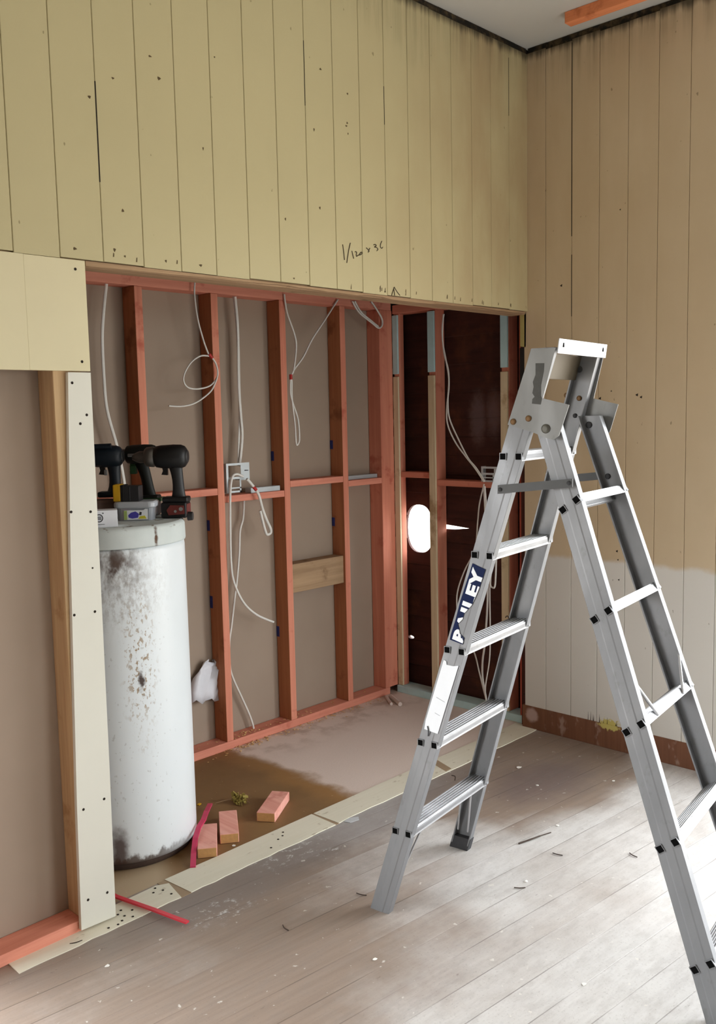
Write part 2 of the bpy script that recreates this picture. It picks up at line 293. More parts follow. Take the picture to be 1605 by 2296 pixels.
# worn floorboards, running with the long wall, bare and dusty
m = M('worn_dusty_floorboards', .5, 0, .4); X, Y, Z = m.xyz()
yr = m.math('ADD', Y, m.math('MULTIPLY', X, .09)); bi = m.math('DIVIDE', m.math('ADD', yr, .845), .108)
fr = m.math('FRACT', bi); idx = m.math('FLOOR', bi)
wnz = m.n.new('ShaderNodeTexWhiteNoise'); wnz.noise_dimensions = '1D'; m.l.new(idx, wnz.inputs['W']); hsh = wnz.outputs[0]
cv = m.n.new('ShaderNodeCombineXYZ'); m.l.new(X, cv.inputs[0]); m.l.new(yr, cv.inputs[1]); m.l.new(idx, cv.inputs[2])
g = m.noise(1, (3,55,1.7), 5, .65, vec=cv.outputs[0]); big = m.noise(2.3, (1,1,1), 5, .6)
brown = m.mix(g, lin((124,108,96)), lin((160,142,128))); dust = m.mix(g, lin((196,193,191)), lin((222,220,217)))
zone = m.mx(m.blob((-.45,-.30,0), (1.35,2.3,1), .55, 1.15, .5, 3), m.mul(m.blob((-2.45,-.35,0), (.85,1.35,1), .4, 1.2, .5, 3), .85))
zone = m.math('SUBTRACT', m.math('ADD', m.math('MULTIPLY', zone, 1.0), m.math('MULTIPLY', m.math('SUBTRACT', big, .5), 1.1)), m.math('MULTIPLY', m.math('SUBTRACT', hsh, .5), .3))
zone = m.rng(m.math('ADD', zone, .18), 0, 1)
c = m.mix(zone, dust, brown)
purple = m.mul(m.blob((-.50,-.40,0), (3,5,1), .3, 1.2, .9, 9), .55); c = m.mix(purple, c, lin((96,82,86)))
strip = m.mul(m.blob((-1.45,-.10,0), (.9,6,1), .4, 1.2, .9, 6), .6); c = m.mix(strip, c, lin((124,118,116)))
spill = m.mx(m.blob((-1.62,-.08,0), (5,11,1), .2, 1.1, 1.5, 30), m.blob((-2.03,-.21,0), (7,12,1), .2, 1.1, 1.4, 30), m.blob((-1.54,-.19,0), (14,16,1), .3, 1, 1.2, 40))
c = m.mix(m.mul(spill, m.rng(m.noise(26, (1,1.3,1), 5, .75), .53, .66), .85), c, lin((226,226,226)))
mot = m.rng(m.noise(11, (1,2.2,1), 5, .7, (2,2,2)), .42, .68); c = m.mix(m.mul(mot, .22), c, lin((132,124,118)))
fine = m.noise(130, (1,1,1), 2); c = m.mix(m.mul(m.rng(fine, .55, .75), .25), c, lin((110,102,96)))
fl = m.rng(m.noise(33, (1,1,1), 3, .5, (1,4,2)), .68, .73); c = m.mix(m.mul(fl, .6), c, lin((224,220,212)))
dk = m.rng(m.noise(20, (.7,2,1), 4, .6, (7,3,2)), .68, .74); c = m.mix(m.mul(dk, .45), c, lin((84,72,64)))
seamw = m.math('MINIMUM', fr, m.math('SUBTRACT', 1.0, fr)); seam = m.rng(seamw, .022, .004)
sw = m.mul(seam, m.rng(m.noise(2, (1,3,1), 3, .5, (5,5,5)), .40, .66)); c = m.mix(m.mul(sw, .6), c, lin((70,58,50)))
m.col(c).rough(m.rng(big, .3, .7, .42, .6)); m.bump(m.math('SUBTRACT', m.math('MULTIPLY', g, .3), m.math('MULTIPLY', seam, .8)), .35, .002); FLOOR = m.m

# particle board in the recess: wet brown stain round the cylinder
m = M('stained_particle_board', .6, 0, .35); X, Y, Z = m.xyz()
gr = m.noise(160, (1,1,1), 2); big = m.noise(4, (1,1,1), 5, .6)
edge = m.math('ADD', X, m.math('MULTIPLY', m.math('SUBTRACT', big, .5), .22))
wet = m.rng(edge, -1.08, -1.17)
dry = m.mix(gr, lin((212,195,184)), lin((230,216,207))); w1 = m.mix(big, lin((112,84,52)), lin((144,112,74)))
rim = m.mul(m.rng(edge, -1.28, -1.17), wet)
c = m.mix(wet, dry, w1); c = m.mix(m.mul(rim, .6), c, lin((164,122,72)))
dirt = m.mul(m.rng(Y, .55, .85), m.rng(m.noise(7, (1,1,1), 4), .42, .62)); c = m.mix(m.mul(dirt, .45), c, lin((120,84,52)))
pale = m.mul(m.rng(m.math('ADD', X, m.math('MULTIPLY', Y, -.5)), -2.02, -2.12), m.rng(Y, .30, .16)); c = m.mix(m.mul(pale, .9), c, lin((188,168,140)))
sp = m.rng(m.noise(55, (1,1,1), 2), .70, .76); c = m.mix(m.mul(sp, .5), c, lin((206,184,150)))
m.col(c).bump(gr, .2, .001); ALCFLOOR = m.m

m = M('unpainted_cream_strip', .65, 0, .3); X, Y, Z = m.xyz()
g = m.noise(1, (4,60,1), 4); c = m.mix(g, lin((216,211,190)), lin((230,226,210)))
e = m.rng(m.noise(16, (1,2,1), 4), .62, .7); c = m.mix(m.mul(e, .45), c, lin((158,140,112)))
m.col(c); STRIP = m.m
STRIPB = plain('bare_brown_patch', (160,138,112), .7, var=.15, scale=30)

def alu(name, c, rough, metal, dirt):
    m = M(name, rough, metal, .5)
    f = m.noise(9, (1,1,.4), 4, .6); k = m.mix(f, lin(c), lin([q*.86 for q in c]))
    s = m.rng(m.noise(30, (1,1,.7), 4, .6, (3,3,3)), .6, .72); k = m.mix(m.mul(s, dirt), k, lin((96,96,92)))
    m.col(k).rough(m.rng(f, .3, .7, rough-.07, rough+.1)); return m.m
ALU = alu('dull_aluminium', (140,141,144), .5, .5, .25)
ALUB = alu('bright_aluminium', (196,197,200), .36, .6, .12)
ALUG = alu('grey_bracket_aluminium', (138,138,137), .52, .5, .3)
STEEL = plain('dark_grey_steel_strap', (70,70,70), .5, .3, .15, 30)
HOLE = plain('dark_tube_inside', (14,14,14), 1.0, spec=.05)
BOLT = plain('grey_bolt', (92,90,84), .5, .6); BRASS = plain('rusty_bolt', (112,84,54), .6, .4); SHOE = plain('black_rubber_foot', (58,58,60), .8, var=.3, scale=60)
TAPE = plain('tape_residue', (74,74,72), .7, 0, .25, 60)
STK_N = plain('navy_sticker', (16,30,70), .65, spec=.15); STK_W = plain('white_sticker', (236,240,246), .45, var=.03); 

m = M('white_enamel_rusty', .38, 0, .5); X, Y, Z = m.xyz()
c = m.mix(m.noise(3, (1,1,1), 4), lin((226,232,236)), lin((216,222,224)))
soot = m.blob((-2.09,.22,1.05), (9,9,9), .1, 1.1, .8, 16); fine = m.rng(m.noise(70, (1,1,.5), 4, .7), .42, .62)
c = m.mix(m.mul(m.blob((-2.08,.22,.98), (4.6,4.6,4.6), .1, 1.0, .5, 10), fine, .42), c, lin((120,104,92)))
c = m.mix(m.mul(soot, m.rng(m.noise(24, (1,1,.6), 4), .35, .6), .95), c, lin((70,46,32)))
col_ = m.blob((-2.03,.194,.72), (14,14,3.2), .2, 1.1, .9, 22); sp = m.rng(m.noise(85, (1,1,.6), 3, .6, (1,2,3)), .54, .62)
c = m.mix(m.mul(col_, sp, .85), c, lin((140,110,66)))
c = m.mix(m.blob((-2.028,.194,.655), (60,60,22), .3, 1, 1.6, 45), c, lin((58,40,30)))
gsp = m.mul(m.rng(m.noise(90, (1,1,.7), 2, .5, (6,6,1)), .655, .70), m.rng(X, -1.86, -2.0)); c = m.mix(m.mul(gsp, .25), c, lin((110,98,82)))
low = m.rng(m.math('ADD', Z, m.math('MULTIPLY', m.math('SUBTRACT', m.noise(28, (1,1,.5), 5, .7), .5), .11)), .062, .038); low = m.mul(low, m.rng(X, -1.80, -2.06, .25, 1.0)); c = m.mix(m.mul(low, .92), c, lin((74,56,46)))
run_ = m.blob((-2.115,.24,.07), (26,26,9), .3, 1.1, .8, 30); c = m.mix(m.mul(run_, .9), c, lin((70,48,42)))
m.col(c); ENAMEL = m.m
m = M('chipped_cement_lid', .7, 0, .3); c = m.mix(m.noise(12, (1,1,1), 4), lin((206,212,210)), lin((186,194,192)))
c = m.mix(m.blob((-1.955,.185,1.145), (95,95,19), .3, 1, 1.6, 40), c, lin((84,56,34)))
c = m.mix(m.mul(m.rng(m.noise(25, (1,1,3), 4), .58, .68), m.rng(m.xyz()[2], 1.16, 1.178), .9), c, lin((96,70,42)))
m.col(c); LID = m.m
BASE = plain('rusty_black_base', (62,46,38), .8, var=.4, scale=30)
CABLE = plain('white_cable_sheath', (222,220,214), .5, var=.05); CLIP = plain('red_cable_clip', (176,38,34), .5); GALV = plain('galvanised_bracket', (196,204,208), .4, .3, .08)
TEAL = plain('dark_teal_plastic', (17,27,36), .45, var=.2); BLK = plain('black_plastic', (15,15,17), .5, var=.2); GREYP = plain('charcoal_plastic', (34,34,36), .5, var=.15)
GREEN = plain('dark_green_plastic', (38,72,42), .5); DGREEN = plain('blackish_green_rubber', (16,20,16), .6); REDP = plain('faded_red_plastic', (104,42,38), .55, var=.25, scale=60)
YEL = plain('yellow_plastic', (206,158,30), .5); CHUCK = plain('dull_chuck_steel', (104,100,96), .4, .7); SILV = plain('silver_band', (150,154,156), .35, .6)
m = M('clear_frosted_plastic', .3, 0, .5); m.col(lin((176,182,190))); m.b.inputs['Transmission Weight'].default_value = .45; TUB = m.m
LIDP = plain('frosted_lid_plastic', (178,182,188), .35, var=.05); BROWNBAG = plain('brown_contents', (98,76,68), .7, var=.2, scale=40)
CARD = plain('white_card', (228,230,236), .6, var=.02); PENG = plain('grey_pen', (150,152,158), .7)
INK = plain('dark_ink', (50,50,56), .7); PENC = plain('pencil_graphite', (62,52,36), .8)
LIME = plain('lime_print', (168,190,110), .5); PURP = plain('violet_print', (76,70,170), .5); YPR = plain('yellow_print', (214,206,60), .5)
STRAP = plain('red_plastic_strap', (206,52,66), .4, var=.15); STRAPP = plain('pinkish_red_strap', (196,54,92), .4, var=.15)
PLANT = plain('dry_olive_leaf', (150,134,66), .8, var=.35, scale=120); SAWD = plain('pale_sawdust', (206,168,112), .9, var=.25, scale=200)
CHIPM = plain('white_paint_flake', (232,230,224), .7); DARKBIT = plain('dark_splinter', (66,54,46), .9); PVC = plain('pinkish_white_tube', (212,196,188), .5); POLY = plain('white_plastic_sheet', (222,222,228), .4, var=.08, scale=40)
RAIL_IN = plain('rail_brown_reflection', (96,86,70), .5, .2)  # aluminium rail with its shade and brown wall reflection put into the colour
WESTW = plain('dark_low_bounce_wall', (110,98,84), .8)  # unseen wall, coloured dark to cut bounce onto the ladder and jamb
ORANGE = wood('orange_timber_y', (206,118,76), (232,150,104), 'y', stain=(170,88,52))
BLUEMARK = plain('blue_marker', (40,48,110), .8)

# ---------------------------------------------------------------- the room
H = 3.16; HD = 1.994; D = .885; EX = .045; OPL = -2.273
def slab(name, b, mat, label=None, cat=None):
    q = MB(); q.box(*b); return struct(build(name, q, mat), label, cat)
slab('floor', (-5.3, .15, -5.2, .085, -.05, 0), FLOOR, 'worn dusty floorboards covering the room floor', 'floor')
slab('floor_recess', (-2.75, .15, .085, 1.05, -.05, 0), ALCFLOOR, 'brown stained particle board floor inside the framed recess', 'floor')
slab('ceiling', (-5.3, .25, -5.2, .15, H, H+.06), CEIL, 'plain grey white ceiling above the corner', 'ceiling')

def vboards(mb, edges, z0, z1, fx, jit=0.0, gaps=None):
    """vertical tongue-and-groove boards between successive edges; fx maps (along, depth, z) to a point"""
    for i in range(len(edges)-1):
        a, b = edges[i], edges[i+1]
        ga = .0008; zb = z0 + (random.uniform(-jit, jit) if jit else 0); zt = z1 - random.uniform(0, .009)
        lo, hi = min(a, b)+ga, max(a, b)-ga; ch = .0015
        prof = [(lo, .014), (lo, ch), (lo+ch, 0), (hi-ch, 0), (hi, ch), (hi, .014)]
        mb.loft([[fx(u, d, zb) for u, d in prof], [fx(u, d, zt) for u, d in prof]], True, False)
# left wall: boards above the opening, running on past the jamb
edA = [0.0] + [-(.1461+.1377*k) for k in range(38)]
q = MB(); vboards(q, edA, HD, H-.026, lambda u, d, z: (u, d, z), .003)
wallA = struct(build('wall_left', q, WALL_A, bevel=0), 'yellow cream boarded wall hanging above the framed opening', 'wall')
q = MB(); q.box(-5.3, .14, .0145, .10, HD+.045, H)
struct(build('wall_left_backing', q, GAP, parent=wallA))
q = MB()
for i in range(60):        # ragged black line where the cornice was torn off
    x1 = -i*.09; q.box(x1-.0905, x1, .006+random.uniform(0,.003), .014, H-.034-random.uniform(0,.012), H-.001)
struct(build('trim_1', q, MOULDY), 'black mouldy line along the ceiling over the long wall', 'trim')
# torn nail holes and scrapes on the left wall
q = MB()
for (x, y, z) in MARKS_A:
    if x > 0: continue
    w, h = random.uniform(.003, .008), random.uniform(.003, .007); t = random.uniform(0, 3)
    q.prism([(x+w*math.cos(t+a)*r_, -.0006, z+h*math.sin(t+a)*r_) for a, r_ in [(0,1),(1.0,.7),(2.2,1),(3.3,.6),(4.2,1),(5.2,.7)]], (0, .0008, 0))
for i in range(22):
    x = -.12 - .95*random.random() if i < 14 else -random.uniform(.1, 2.2); z = HD + random.uniform(.004, .02)
    q.prism([(x-.002, -.0006, z), (x+.002, -.0006, z), (x+.003, -.0006, z+random.uniform(.008,.02)), (x, -.0006, z+.012)], (0, .0008, 0))
mk = build('scuff_mark', q, plain('dark_scrape', (86,70,44), .8), parent=wallA)
mk['kind'] = 'stuff'
q = MB()
for s in PENCIL + PENCIL2: q.tube(s, .0016, 6, 5)
build('pencil_writing', q, PENC, parent=wallA, label='pencilled note 1/120 x 36 on the boards')
q = MB()
for i, x in enumerate(edA[1:20]):      # a few grooves are open and dark
    if i in (0, 6, 9):
        z0 = random.uniform(2.6, 2.9); q.box(x-.0008, x+.0008, -.0003, .002, z0, min(z0+random.uniform(.1, .25), 3.1))
x = edA[16]; q.box(x-.002, x+.002, -.0004, .002, 2.22, 2.50)
build('open_groove', q, GAP, parent=wallA)['kind'] = 'stuff'

# right wall: boards to a stained bottom board
edB = [-(.0957+.1341*k) for k in range(9)]; edB = [e for e in edB if e > DOOR_Y0] 
q = MB()
fxB = lambda u, d, z: (d, u, z)
ed = [.022]+edB[:8]+[DOOR_Y1]
vboards(q, ed, .108, H-.024, fxB, .006)
for a, b in [(DOOR_Y0, -5.2)]:
    e2 = [a - .1341*i for i in range(int((a-b)/.1341)+1)]; vboards(q, e2, .108, H-.024, fxB, .004)
vboards(q, [DOOR_Y1-.1341*i for i in range(12)]+[DOOR_Y0], DOOR_Z, H-.024, fxB, .002)
wallB = struct(build('wall_right', q, WALL_B), 'tan boarded wall, paler below, at the right of the room', 'wall')
q = MB(); q.box(.0145, .12, -5.2, DOOR_Y0, 0, H); q.box(.0145, .12, DOOR_Y1, .0, 0, H); q.box(.0145, .12, DOOR_Y0, DOOR_Y1, DOOR_Z, H)
q.box(.0145, .03, .0, .05, 0, HD)
struct(build('wall_right_backing', q, DARKBROWN, parent=wallB))
q = MB()
for i in range(45):
    y1 = -i*.10; q.box(.006+random.uniform(0,.003), .014, y1-.1005, y1, H-.028-random.uniform(0,.008), H-.001)
struct(build('trim_2', q, MOULDY), 'black mouldy line along the ceiling over the right wall', 'trim')
q = MB(); q.box(-.004, .016, DOOR_Y1, .035, 0, .112)
struct(build('baseboard_right', q, SKIRT, bevel=.002), 'brown stained bare board along the foot of the right wall', 'baseboard')
q = MB(); q.box(-.012, .016, -5.2, DOOR_Y0, 0, .112)
struct(build('baseboard_right', q, SKIRT))
q = MB()
for (x, y, z) in RMARKS:
    w = random.uniform(.004, .009)
    q.prism([(-.0006, y+w*math.cos(a)*r_, z+w*math.sin(a)*r_) for a, r_ in [(0,1),(1.0,.5),(2.2,1),(3.3,.5),(4.2,.9),(5.2,.6)]], (.0008, 0, 0))
for i in range(12):
    y = -.30-.17*random.random(); q.prism([(-.0006, y, .11), (-.0006, y-.003, .11), (-.0006, y-.002, .11+random.uniform(.01,.045))], (.0008, 0, 0))
q.box(-.0004, .002, edB[1]-.0018, edB[1]+.0018, 2.30, 3.12); q.box(-.0004, .002, edB[1]-.0012, edB[1]+.0012, 1.95, 2.22)
build('scuff_mark', q, GAP, parent=wallB)['kind'] = 'stuff'
# torn yellow scrap; black strip painted in for the shaded gap between the walls
q = MB(); q.prism([(.0, .012, 1.83), (.0, .043, 1.835), (.0, .044, 1.985), (.0, .010, 1.985)], (.012, 0, 0))
struct(build('trim_3', q, plain('old_yellow_paint', (170,156,96), .6)), 'small torn yellow scrap of lining in the corner under the lintel', 'trim')
q = MB(); q.box(.0, .014, .0225, .046, 1.50, 1.828)
struct(build('trim_4', q, plain('dark_gap_black', (30,26,22), .9)), 'black strip standing in for the dark corner gap below the yellow scrap', 'trim')

# walls behind the camera
q = MB()
q.box(-5.35, -5.2, -5.2, .1, 0, H)
struct(build('wall_west', q, WESTW))
q = MB()
q.box(-5.3, WIN_X0, -5.2, -5.08, 0, H); q.box(WIN_X1, .12, -5.2, -5.08, 0, H)
q.box(WIN_X0, WIN_X1, -5.2, -5.08, 0, WIN_Z0); q.box(WIN_X0, WIN_X1, -5.2, -5.08, WIN_Z1, H)
struct(build('wall_south', q, CREAMROOM))
q = MB()
for x0, x1 in ((WIN_X0, WIN_X0+.05), (WIN_X1-.05, WIN_X1), ((WIN_X0+WIN_X1)/2-.025, (WIN_X0+WIN_X1)/2+.025)): q.box(x0, x1, -5.17, -5.07, WIN_Z0, WIN_Z1)
q.box(WIN_X0, WIN_X1, -5.17, -5.05, WIN_Z0, WIN_Z0+.04); q.box(WIN_X0, WIN_X1, -5.17, -5.07, WIN_Z1-.05, WIN_Z1)
struct(build('window_1', q, CREAMROOM))
q = MB()
q.box(-.02, .14, DOOR_Y0-.0, DOOR_Y0+.03, 0, DOOR_Z); q.box(-.02, .14, DOOR_Y1-.03, DOOR_Y1, 0, DOOR_Z); q.box(-.02, .14, DOOR_Y0, DOOR_Y1, DOOR_Z-.03, DOOR_Z)
struct(build('door_1', q, CREAMROOM))

# recess shell: board lining behind the studs, dark weatherboards at the end, a lid and a left end
slab('wall_back', (-2.75, .16, D+.092, D+.105, 0, 2.14), LINING, 'bare grey brown board lining behind the long stud frame', 'wall')
slab('ceiling_recess', (-2.75, .17, .1055, D+.105, 2.128, 2.16), DARKBROWN)
slab('wall_recess_end', (-2.75, -2.70, .1, D+.1, 0, 2.14), LINING)
q = MB(); z = .0; zs = [-.02, .14, .28, .42, .565, .71, .85, .98, 1.107, 1.21, 1.314, 1.41, 1.507, 1.641, 1.784, 1.928, 2.07, 2.2]
for a, b in zip(zs[:-1], zs[1:]):      # lapped boards
    q.hexa([(.143, -1.16, a), (.165, -1.16, a-.012), (.165, 1.0, a-.012), (.143, 1.0, a), (.152, -1.16, b), (.166, -1.16, b+.004), (.166, 1.0, b+.004), (.152, 1.0, b)])
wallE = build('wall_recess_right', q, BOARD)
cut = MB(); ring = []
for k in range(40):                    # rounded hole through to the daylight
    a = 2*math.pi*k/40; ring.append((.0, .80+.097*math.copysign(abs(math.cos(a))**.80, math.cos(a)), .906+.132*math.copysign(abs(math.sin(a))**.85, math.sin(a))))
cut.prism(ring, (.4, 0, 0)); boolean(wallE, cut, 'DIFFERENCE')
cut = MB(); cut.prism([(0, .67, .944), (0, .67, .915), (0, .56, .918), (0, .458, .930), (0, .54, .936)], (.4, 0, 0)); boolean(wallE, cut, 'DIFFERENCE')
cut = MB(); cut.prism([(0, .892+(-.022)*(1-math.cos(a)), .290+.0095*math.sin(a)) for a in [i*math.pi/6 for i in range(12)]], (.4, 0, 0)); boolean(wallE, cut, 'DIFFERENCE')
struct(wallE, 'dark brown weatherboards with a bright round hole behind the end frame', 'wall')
q = MB(); q.box(.10, .166, -1.16, -1.14, 0, H); q.box(.166, .18, -1.16, 0, 2.1, H); q.box(.03, .18, .98, 1.0, 0, 2.2)
struct(build('wall_right_edge', q, DARKBROWN, parent=wallB))

# floor strips where the old wall plate stood
def strip(name, poly, mat, label, h=.003):
    q = MB(); q.prism([(x, y, 0) for x, y in poly], (0, 0, h)); return struct(build(name, q, mat), label, 'trim')
jag = lambda x0, x1, y, n, a: [(x0+(x1-x0)*i/n, y+random.uniform(-a, a)) for i in range(n+1)]
strip('trim_5', jag(-2.035, -1.375, -.049, 14, .003)+jag(-1.372, -2.045, .086, 6, .001), STRIP, 'long pale cream strip on the floor along the edge of the recess')
strip('trim_6', jag(-1.358, .018, -.047, 22, .004)+jag(.02, -1.362, .084, 8, .001), STRIP, 'far pale strip on the floor running behind the ladder to the corner')
strip('trim_7', jag(-2.62, -2.075, -.049, 12, .003)+[(-2.068, -.02), (-2.05, .055), (-2.09, .074), (-2.215, .07), (-2.62, .05)], STRIP, 'short pale nail-marked patch on the floor beside the jamb board')
q = MB()
for x, y in [(-2.28,-.03),(-2.26,-.012),(-2.245,-.035),(-2.27,.01),(-2.225,.0),(-2.25,.025),(-2.12,.04),(-2.09,.03),(-2.10,.06),(-2.085,-.01),(-2.30,-.04),(-2.33,-.035),(-1.55,.05),(-1.60,.02),(-1.66,-.01),(-1.57,.03)]:
    q.cyl((x, y, .002), (x, y, .0042), .004, n=7)
build('nail_hole', q, GAP, parent=bpy.data.objects['trim_7'])['kind'] = 'stuff'
q = MB(); q.box(-2.075, -2.035, -.05, .085, 0, .0015); q.box(-1.375, -1.355, -.05, .085, 0, .0015); q.prism([(-.70,-.042,.0031), (-.66,-.041,.0031), (-.618,.080,.0031), (-.659,.080,.0031)], (0,0,.0005))
struct(build('trim_8', q, STRIPB), 'bare brown gaps between the pale floor strips', 'trim')

# jamb: two cream boards nailed on the end of the left wall
q = MB(); q.box(-2.46, OPL, 0, .014, 1.676, 1.9905)
jamb_u = struct(build('trim_9', q, JAMB_U, bevel=.0015), 'upper cream jamb board left of the opening', 'trim')
q = MB(); q.prism([(-2.400, 0, .012), (-2.283, 0, .008), (-2.278, 0, .5), (-2.273, 0, 1.672), (-2.345, 0, 1.672), (-2.368, 0, 1.15), (-2.392, 0, .4)], (0, .014, 0))
jamb_l = struct(build('trim_10', q, JAMB_L, bevel=.0015), 'tall pale cream jamb board beside the water cylinder', 'trim')
q = MB(); q2 = MB()
for x, y, z in JAMB_HOLES:
    (q2 if z > 1.676 else q).cyl((x, -.0007, z), (x, .003, z), .0042, n=9)
q.cyl((-2.300, -.0007, 1.10), (-2.300, .003, 1.10), .003, n=7)
build('nail_hole', q, GAP, parent=jamb_l)['kind'] = 'stuff'; build('nail_hole', q2, GAP, parent=jamb_u)['kind'] = 'stuff'
q = MB(); q.box(-2.80, -2.46, 0, .014, 1.676, 1.9905)
struct(build('wall_left_lower', q, JAMB_U))

# ---------------------------------------------------------------- timber frames
def stick(name, b, mat, parent, label=None, bev=.0025):
    q = MB(); q.box(*b); return build(name, q, mat, parent, bevel=bev, label=label)
fr = thing('timber_wall_frame', (-.9, D+.045, 0), 'long pink timber stud frame along the back of the recess', 'wall frame', 'open stud frames')
stick('bottom_plate', (-2.69, -.02, D, D+.09, 0, .038), PINKX, fr)
stick('top_plate', (-2.69, .04, D, D+.09, 2.081, 2.127), PINKX, fr)
XS = [-2.33, -1.925, -1.521, -1.132, -.733, -.330]
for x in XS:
    so_ = stick('stud', (x-.019, x+.019, D, D+.09, .0385, 2.0805), PINKZ, fr); so_.data.materials.append(BROWNZ)   # broad faces browner and darker, part of it shade put into the colour
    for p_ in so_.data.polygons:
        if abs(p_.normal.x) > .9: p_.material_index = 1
stick('stud', (-.056, .0445, D, D+.09, .0385, 2.0805), PINKZ, fr, 'double width corner stud')
NZ = [(XS[0], XS[1], 1.187), (XS[1], XS[2], 1.187), (XS[2], XS[3], 1.187), (XS[3], XS[4], 1.149), (XS[4], XS[5], 1.192), (XS[5], -.037, 1.166)]
for a, b, z in NZ: stick('nog', (a+.0195, b-.0195, D, D+.088, z, z+.031), PINKX, fr)
q = MB(); q.box(XS[4]+.02, XS[5]-.02, D+.012, D+.088, .668, .811); stick_b = build('backing_block', q, RAWX, fr, bevel=.003, label='pale unpainted timber block between two pink studs')
for (x, z) in [(XS[2]-.0195, 1.02), (XS[3]-.0195, 1.02), (XS[3]-.0195, .66), (XS[4]-.0195, .45), (XS[5]-.0195, 1.36), (XS[5]-.0195, .96), (XS[4]-.0195, 1.32)]:
    q = MB(); q.box(x-.0008, x+.0002, D+.070, D+.0895, z, z+.04+random.uniform(0,.03)); build('blue_mark', q, BLUEMARK, fr)

en = thing('timber_wall_frame', (EX+.05, .5, 0), 'short pink stud frame with blue-topped strips on the end wall', 'wall frame', 'open stud frames')
stick('bottom_plate', (EX-.012, EX+.085, .062, D-.003, 0, .038), BLUE, en, 'pale blue bottom plate')
stick('top_plate', (EX, EX+.09, .076, D-.003, 2.062, 2.108), PINKY, en)
for y0, y1, xd in ((.848, .8845, .052), (.599, .643, .088), (.147, .189, .088)):
    st = stick('stud', (EX+.0125, EX+xd, y0, y1, .039, 2.0615), PINKZ, en)
for y0, y1 in ((.848, .8845), (.599, .643), (.147, .189)):
    zt = 2.055 if y0 > .5 else 2.02
    stick('packing_strip', (EX, EX+.012, y0+.0006, y1, 1.745, zt), BLUE, en, 'pale blue upper packing strip')
    stick('packing_strip', (EX, EX+.012, y0+.0006, y1, .039, 1.728 + random.uniform(-.004, .004)), CREAMZ, en, 'cream lower packing strip')
stick('nog', (EX+.012, EX+.09, .6435, .8475, 1.192, 1.223), PINKY, en)
stick('nog', (EX+.012, EX+.09, .1895, .5985, 1.156, 1.187), PINKY, en)
stick('stud', (EX-.008, EX+.09, .045, .075, .039, 2.0), REDZ, en, 'dark red brown stud in the corner')  # stud side in shadow, its shade put into the dark red colour
# lintel in the left wall and the rest of its frame beyond the jamb
li = thing('timber_lintel', (-1.1, .05, 1.96), 'rough brown timber lintel under the hanging boards', 'lintel')
q = MB(); q.box(-2.80, .014, .015, .105, HD-.014, HD+.04)
build('lintel_beam', q, RAWX, li, bevel=.003)
q = MB(); n = 46; top = []; bot = []
for i in range(n+1):
    x = -2.27+2.25*i/n; top.append((x, .0015, HD-.0035)); d = .008+.003*math.sin(x*5)+random.uniform(-.0015, .0015)
    if -1.56 < x < -1.44 or -1.12 < x < -.98: d *= .45
    bot.append((x, .0015, HD-.005-d))
q.loft([[t, (t[0], .0148, t[2]), (b[0], .0148, b[2]-.002), b] for t, b in zip(top, bot)])
build('splintered_edge', q, RAWX, li)
jf = thing('timber_wall_frame', (-2.55, .05, 0), 'raw stud and pink plate in the open wall left of the jamb', 'wall frame', 'open stud frames')
stick('bottom_plate', (-2.80, -2.384, .016, .105, 0, .036), PINKX, jf)
stick('stud', (-2.384, -2.296, .016, .105, 0, 1.987), RAWZ, jf, 'raw brown stud behind the jamb board')
stick('stud', (-2.80, -2.755, .016, .105, .0365, 1.987), PINKZ, jf)
slab('wall_left_lining', (-2.80, -2.30, .106, .117, 0, 1.987), LINING)
# batten fixed to the ceiling
q = MB(); q.box(-.207, -.158, -1.15, -.318, H-.045, H-.0005)
tag(build('ceiling_batten', q, ORANGE, bevel=.002), 'short orange timber batten fixed under the ceiling at top right', 'batten')

# ---------------------------------------------------------------- electrical cables
def cable(pts, r, label, clip=None, extra=None, flat=1.0):
    q = MB(); q.tube(pts, r, 8, 6, flat)
    if not clip and not extra: return tag(build('electrical_cable', q, CABLE), label, 'cable', 'loose white electrical cables')
    t = thing('electrical_cable', pts[0], label, 'cable', 'loose white electrical cables')
    build('sheath', q, CABLE, t)
    for e in (extra or []):
        q = MB(); q.tube(e, r, 8, 6, flat); build('sheath', q, CABLE, t)
    if clip:
        q = MB(); c = Vector(clip[0]); d = Vector(clip[1]).normalized()*.012; q.cyl(c-d, c+d, .0075, n=12); build('cable_clip', q, CLIP, t, label='red cable clip', bevel=.001)
    return t
cable(CB_A, .0075, 'flat white cable pair at far left, dropping behind the drills', flat=.6)
cable(CB_B, .0036, 'white cable looped into a ring with a red clip, left of the second stud', ((CB_B[4][0]+.008, CB_B[4][1]-.002, CB_B[4][2]-.006), (1, 0, -1)), [CB_B2])
cable(CB_C, .0075, 'double white cable dropping from the top plate to the switch bracket', None, [CB_C2], .6)
cable(CB_D, .0056, 'white cable hanging from the switch bracket with its end curving right')
cable(CB_E, .0052, 'white cable behind the second stud, reaching down to the bottom plate')
cable(CB_F, .0068, 'thick white pigtail with red clip hanging before the nog', (CB_F[2], (1, 0, -1)))
cable(CB_G, .0042, 'white cable hanging as a Y from two points with red clip by the third stud', (CB_G[5], (0, 0, 1)))
cable(CB_H, .0046, 'short white cable loop drooping under the lintel near the corner stud', None, [CB_H2])
cable(CB_I, .0040, 'pair of thin white cables sweeping down across the dark weatherboards', None, [CB_I2])
cable(CB_J, .0038, 'thin white cable bowing out left of the ladder, below the end nog')
cable(CB_K, .0052, 'thicker white cable dropping straight to the blue plate behind the ladder')
cable(CB_L, .0034, 'thin white cable bowing right behind the ladder treads')
cable(CB_M, .0046, 'narrow white cable hairpin hanging just behind the ladder stile')

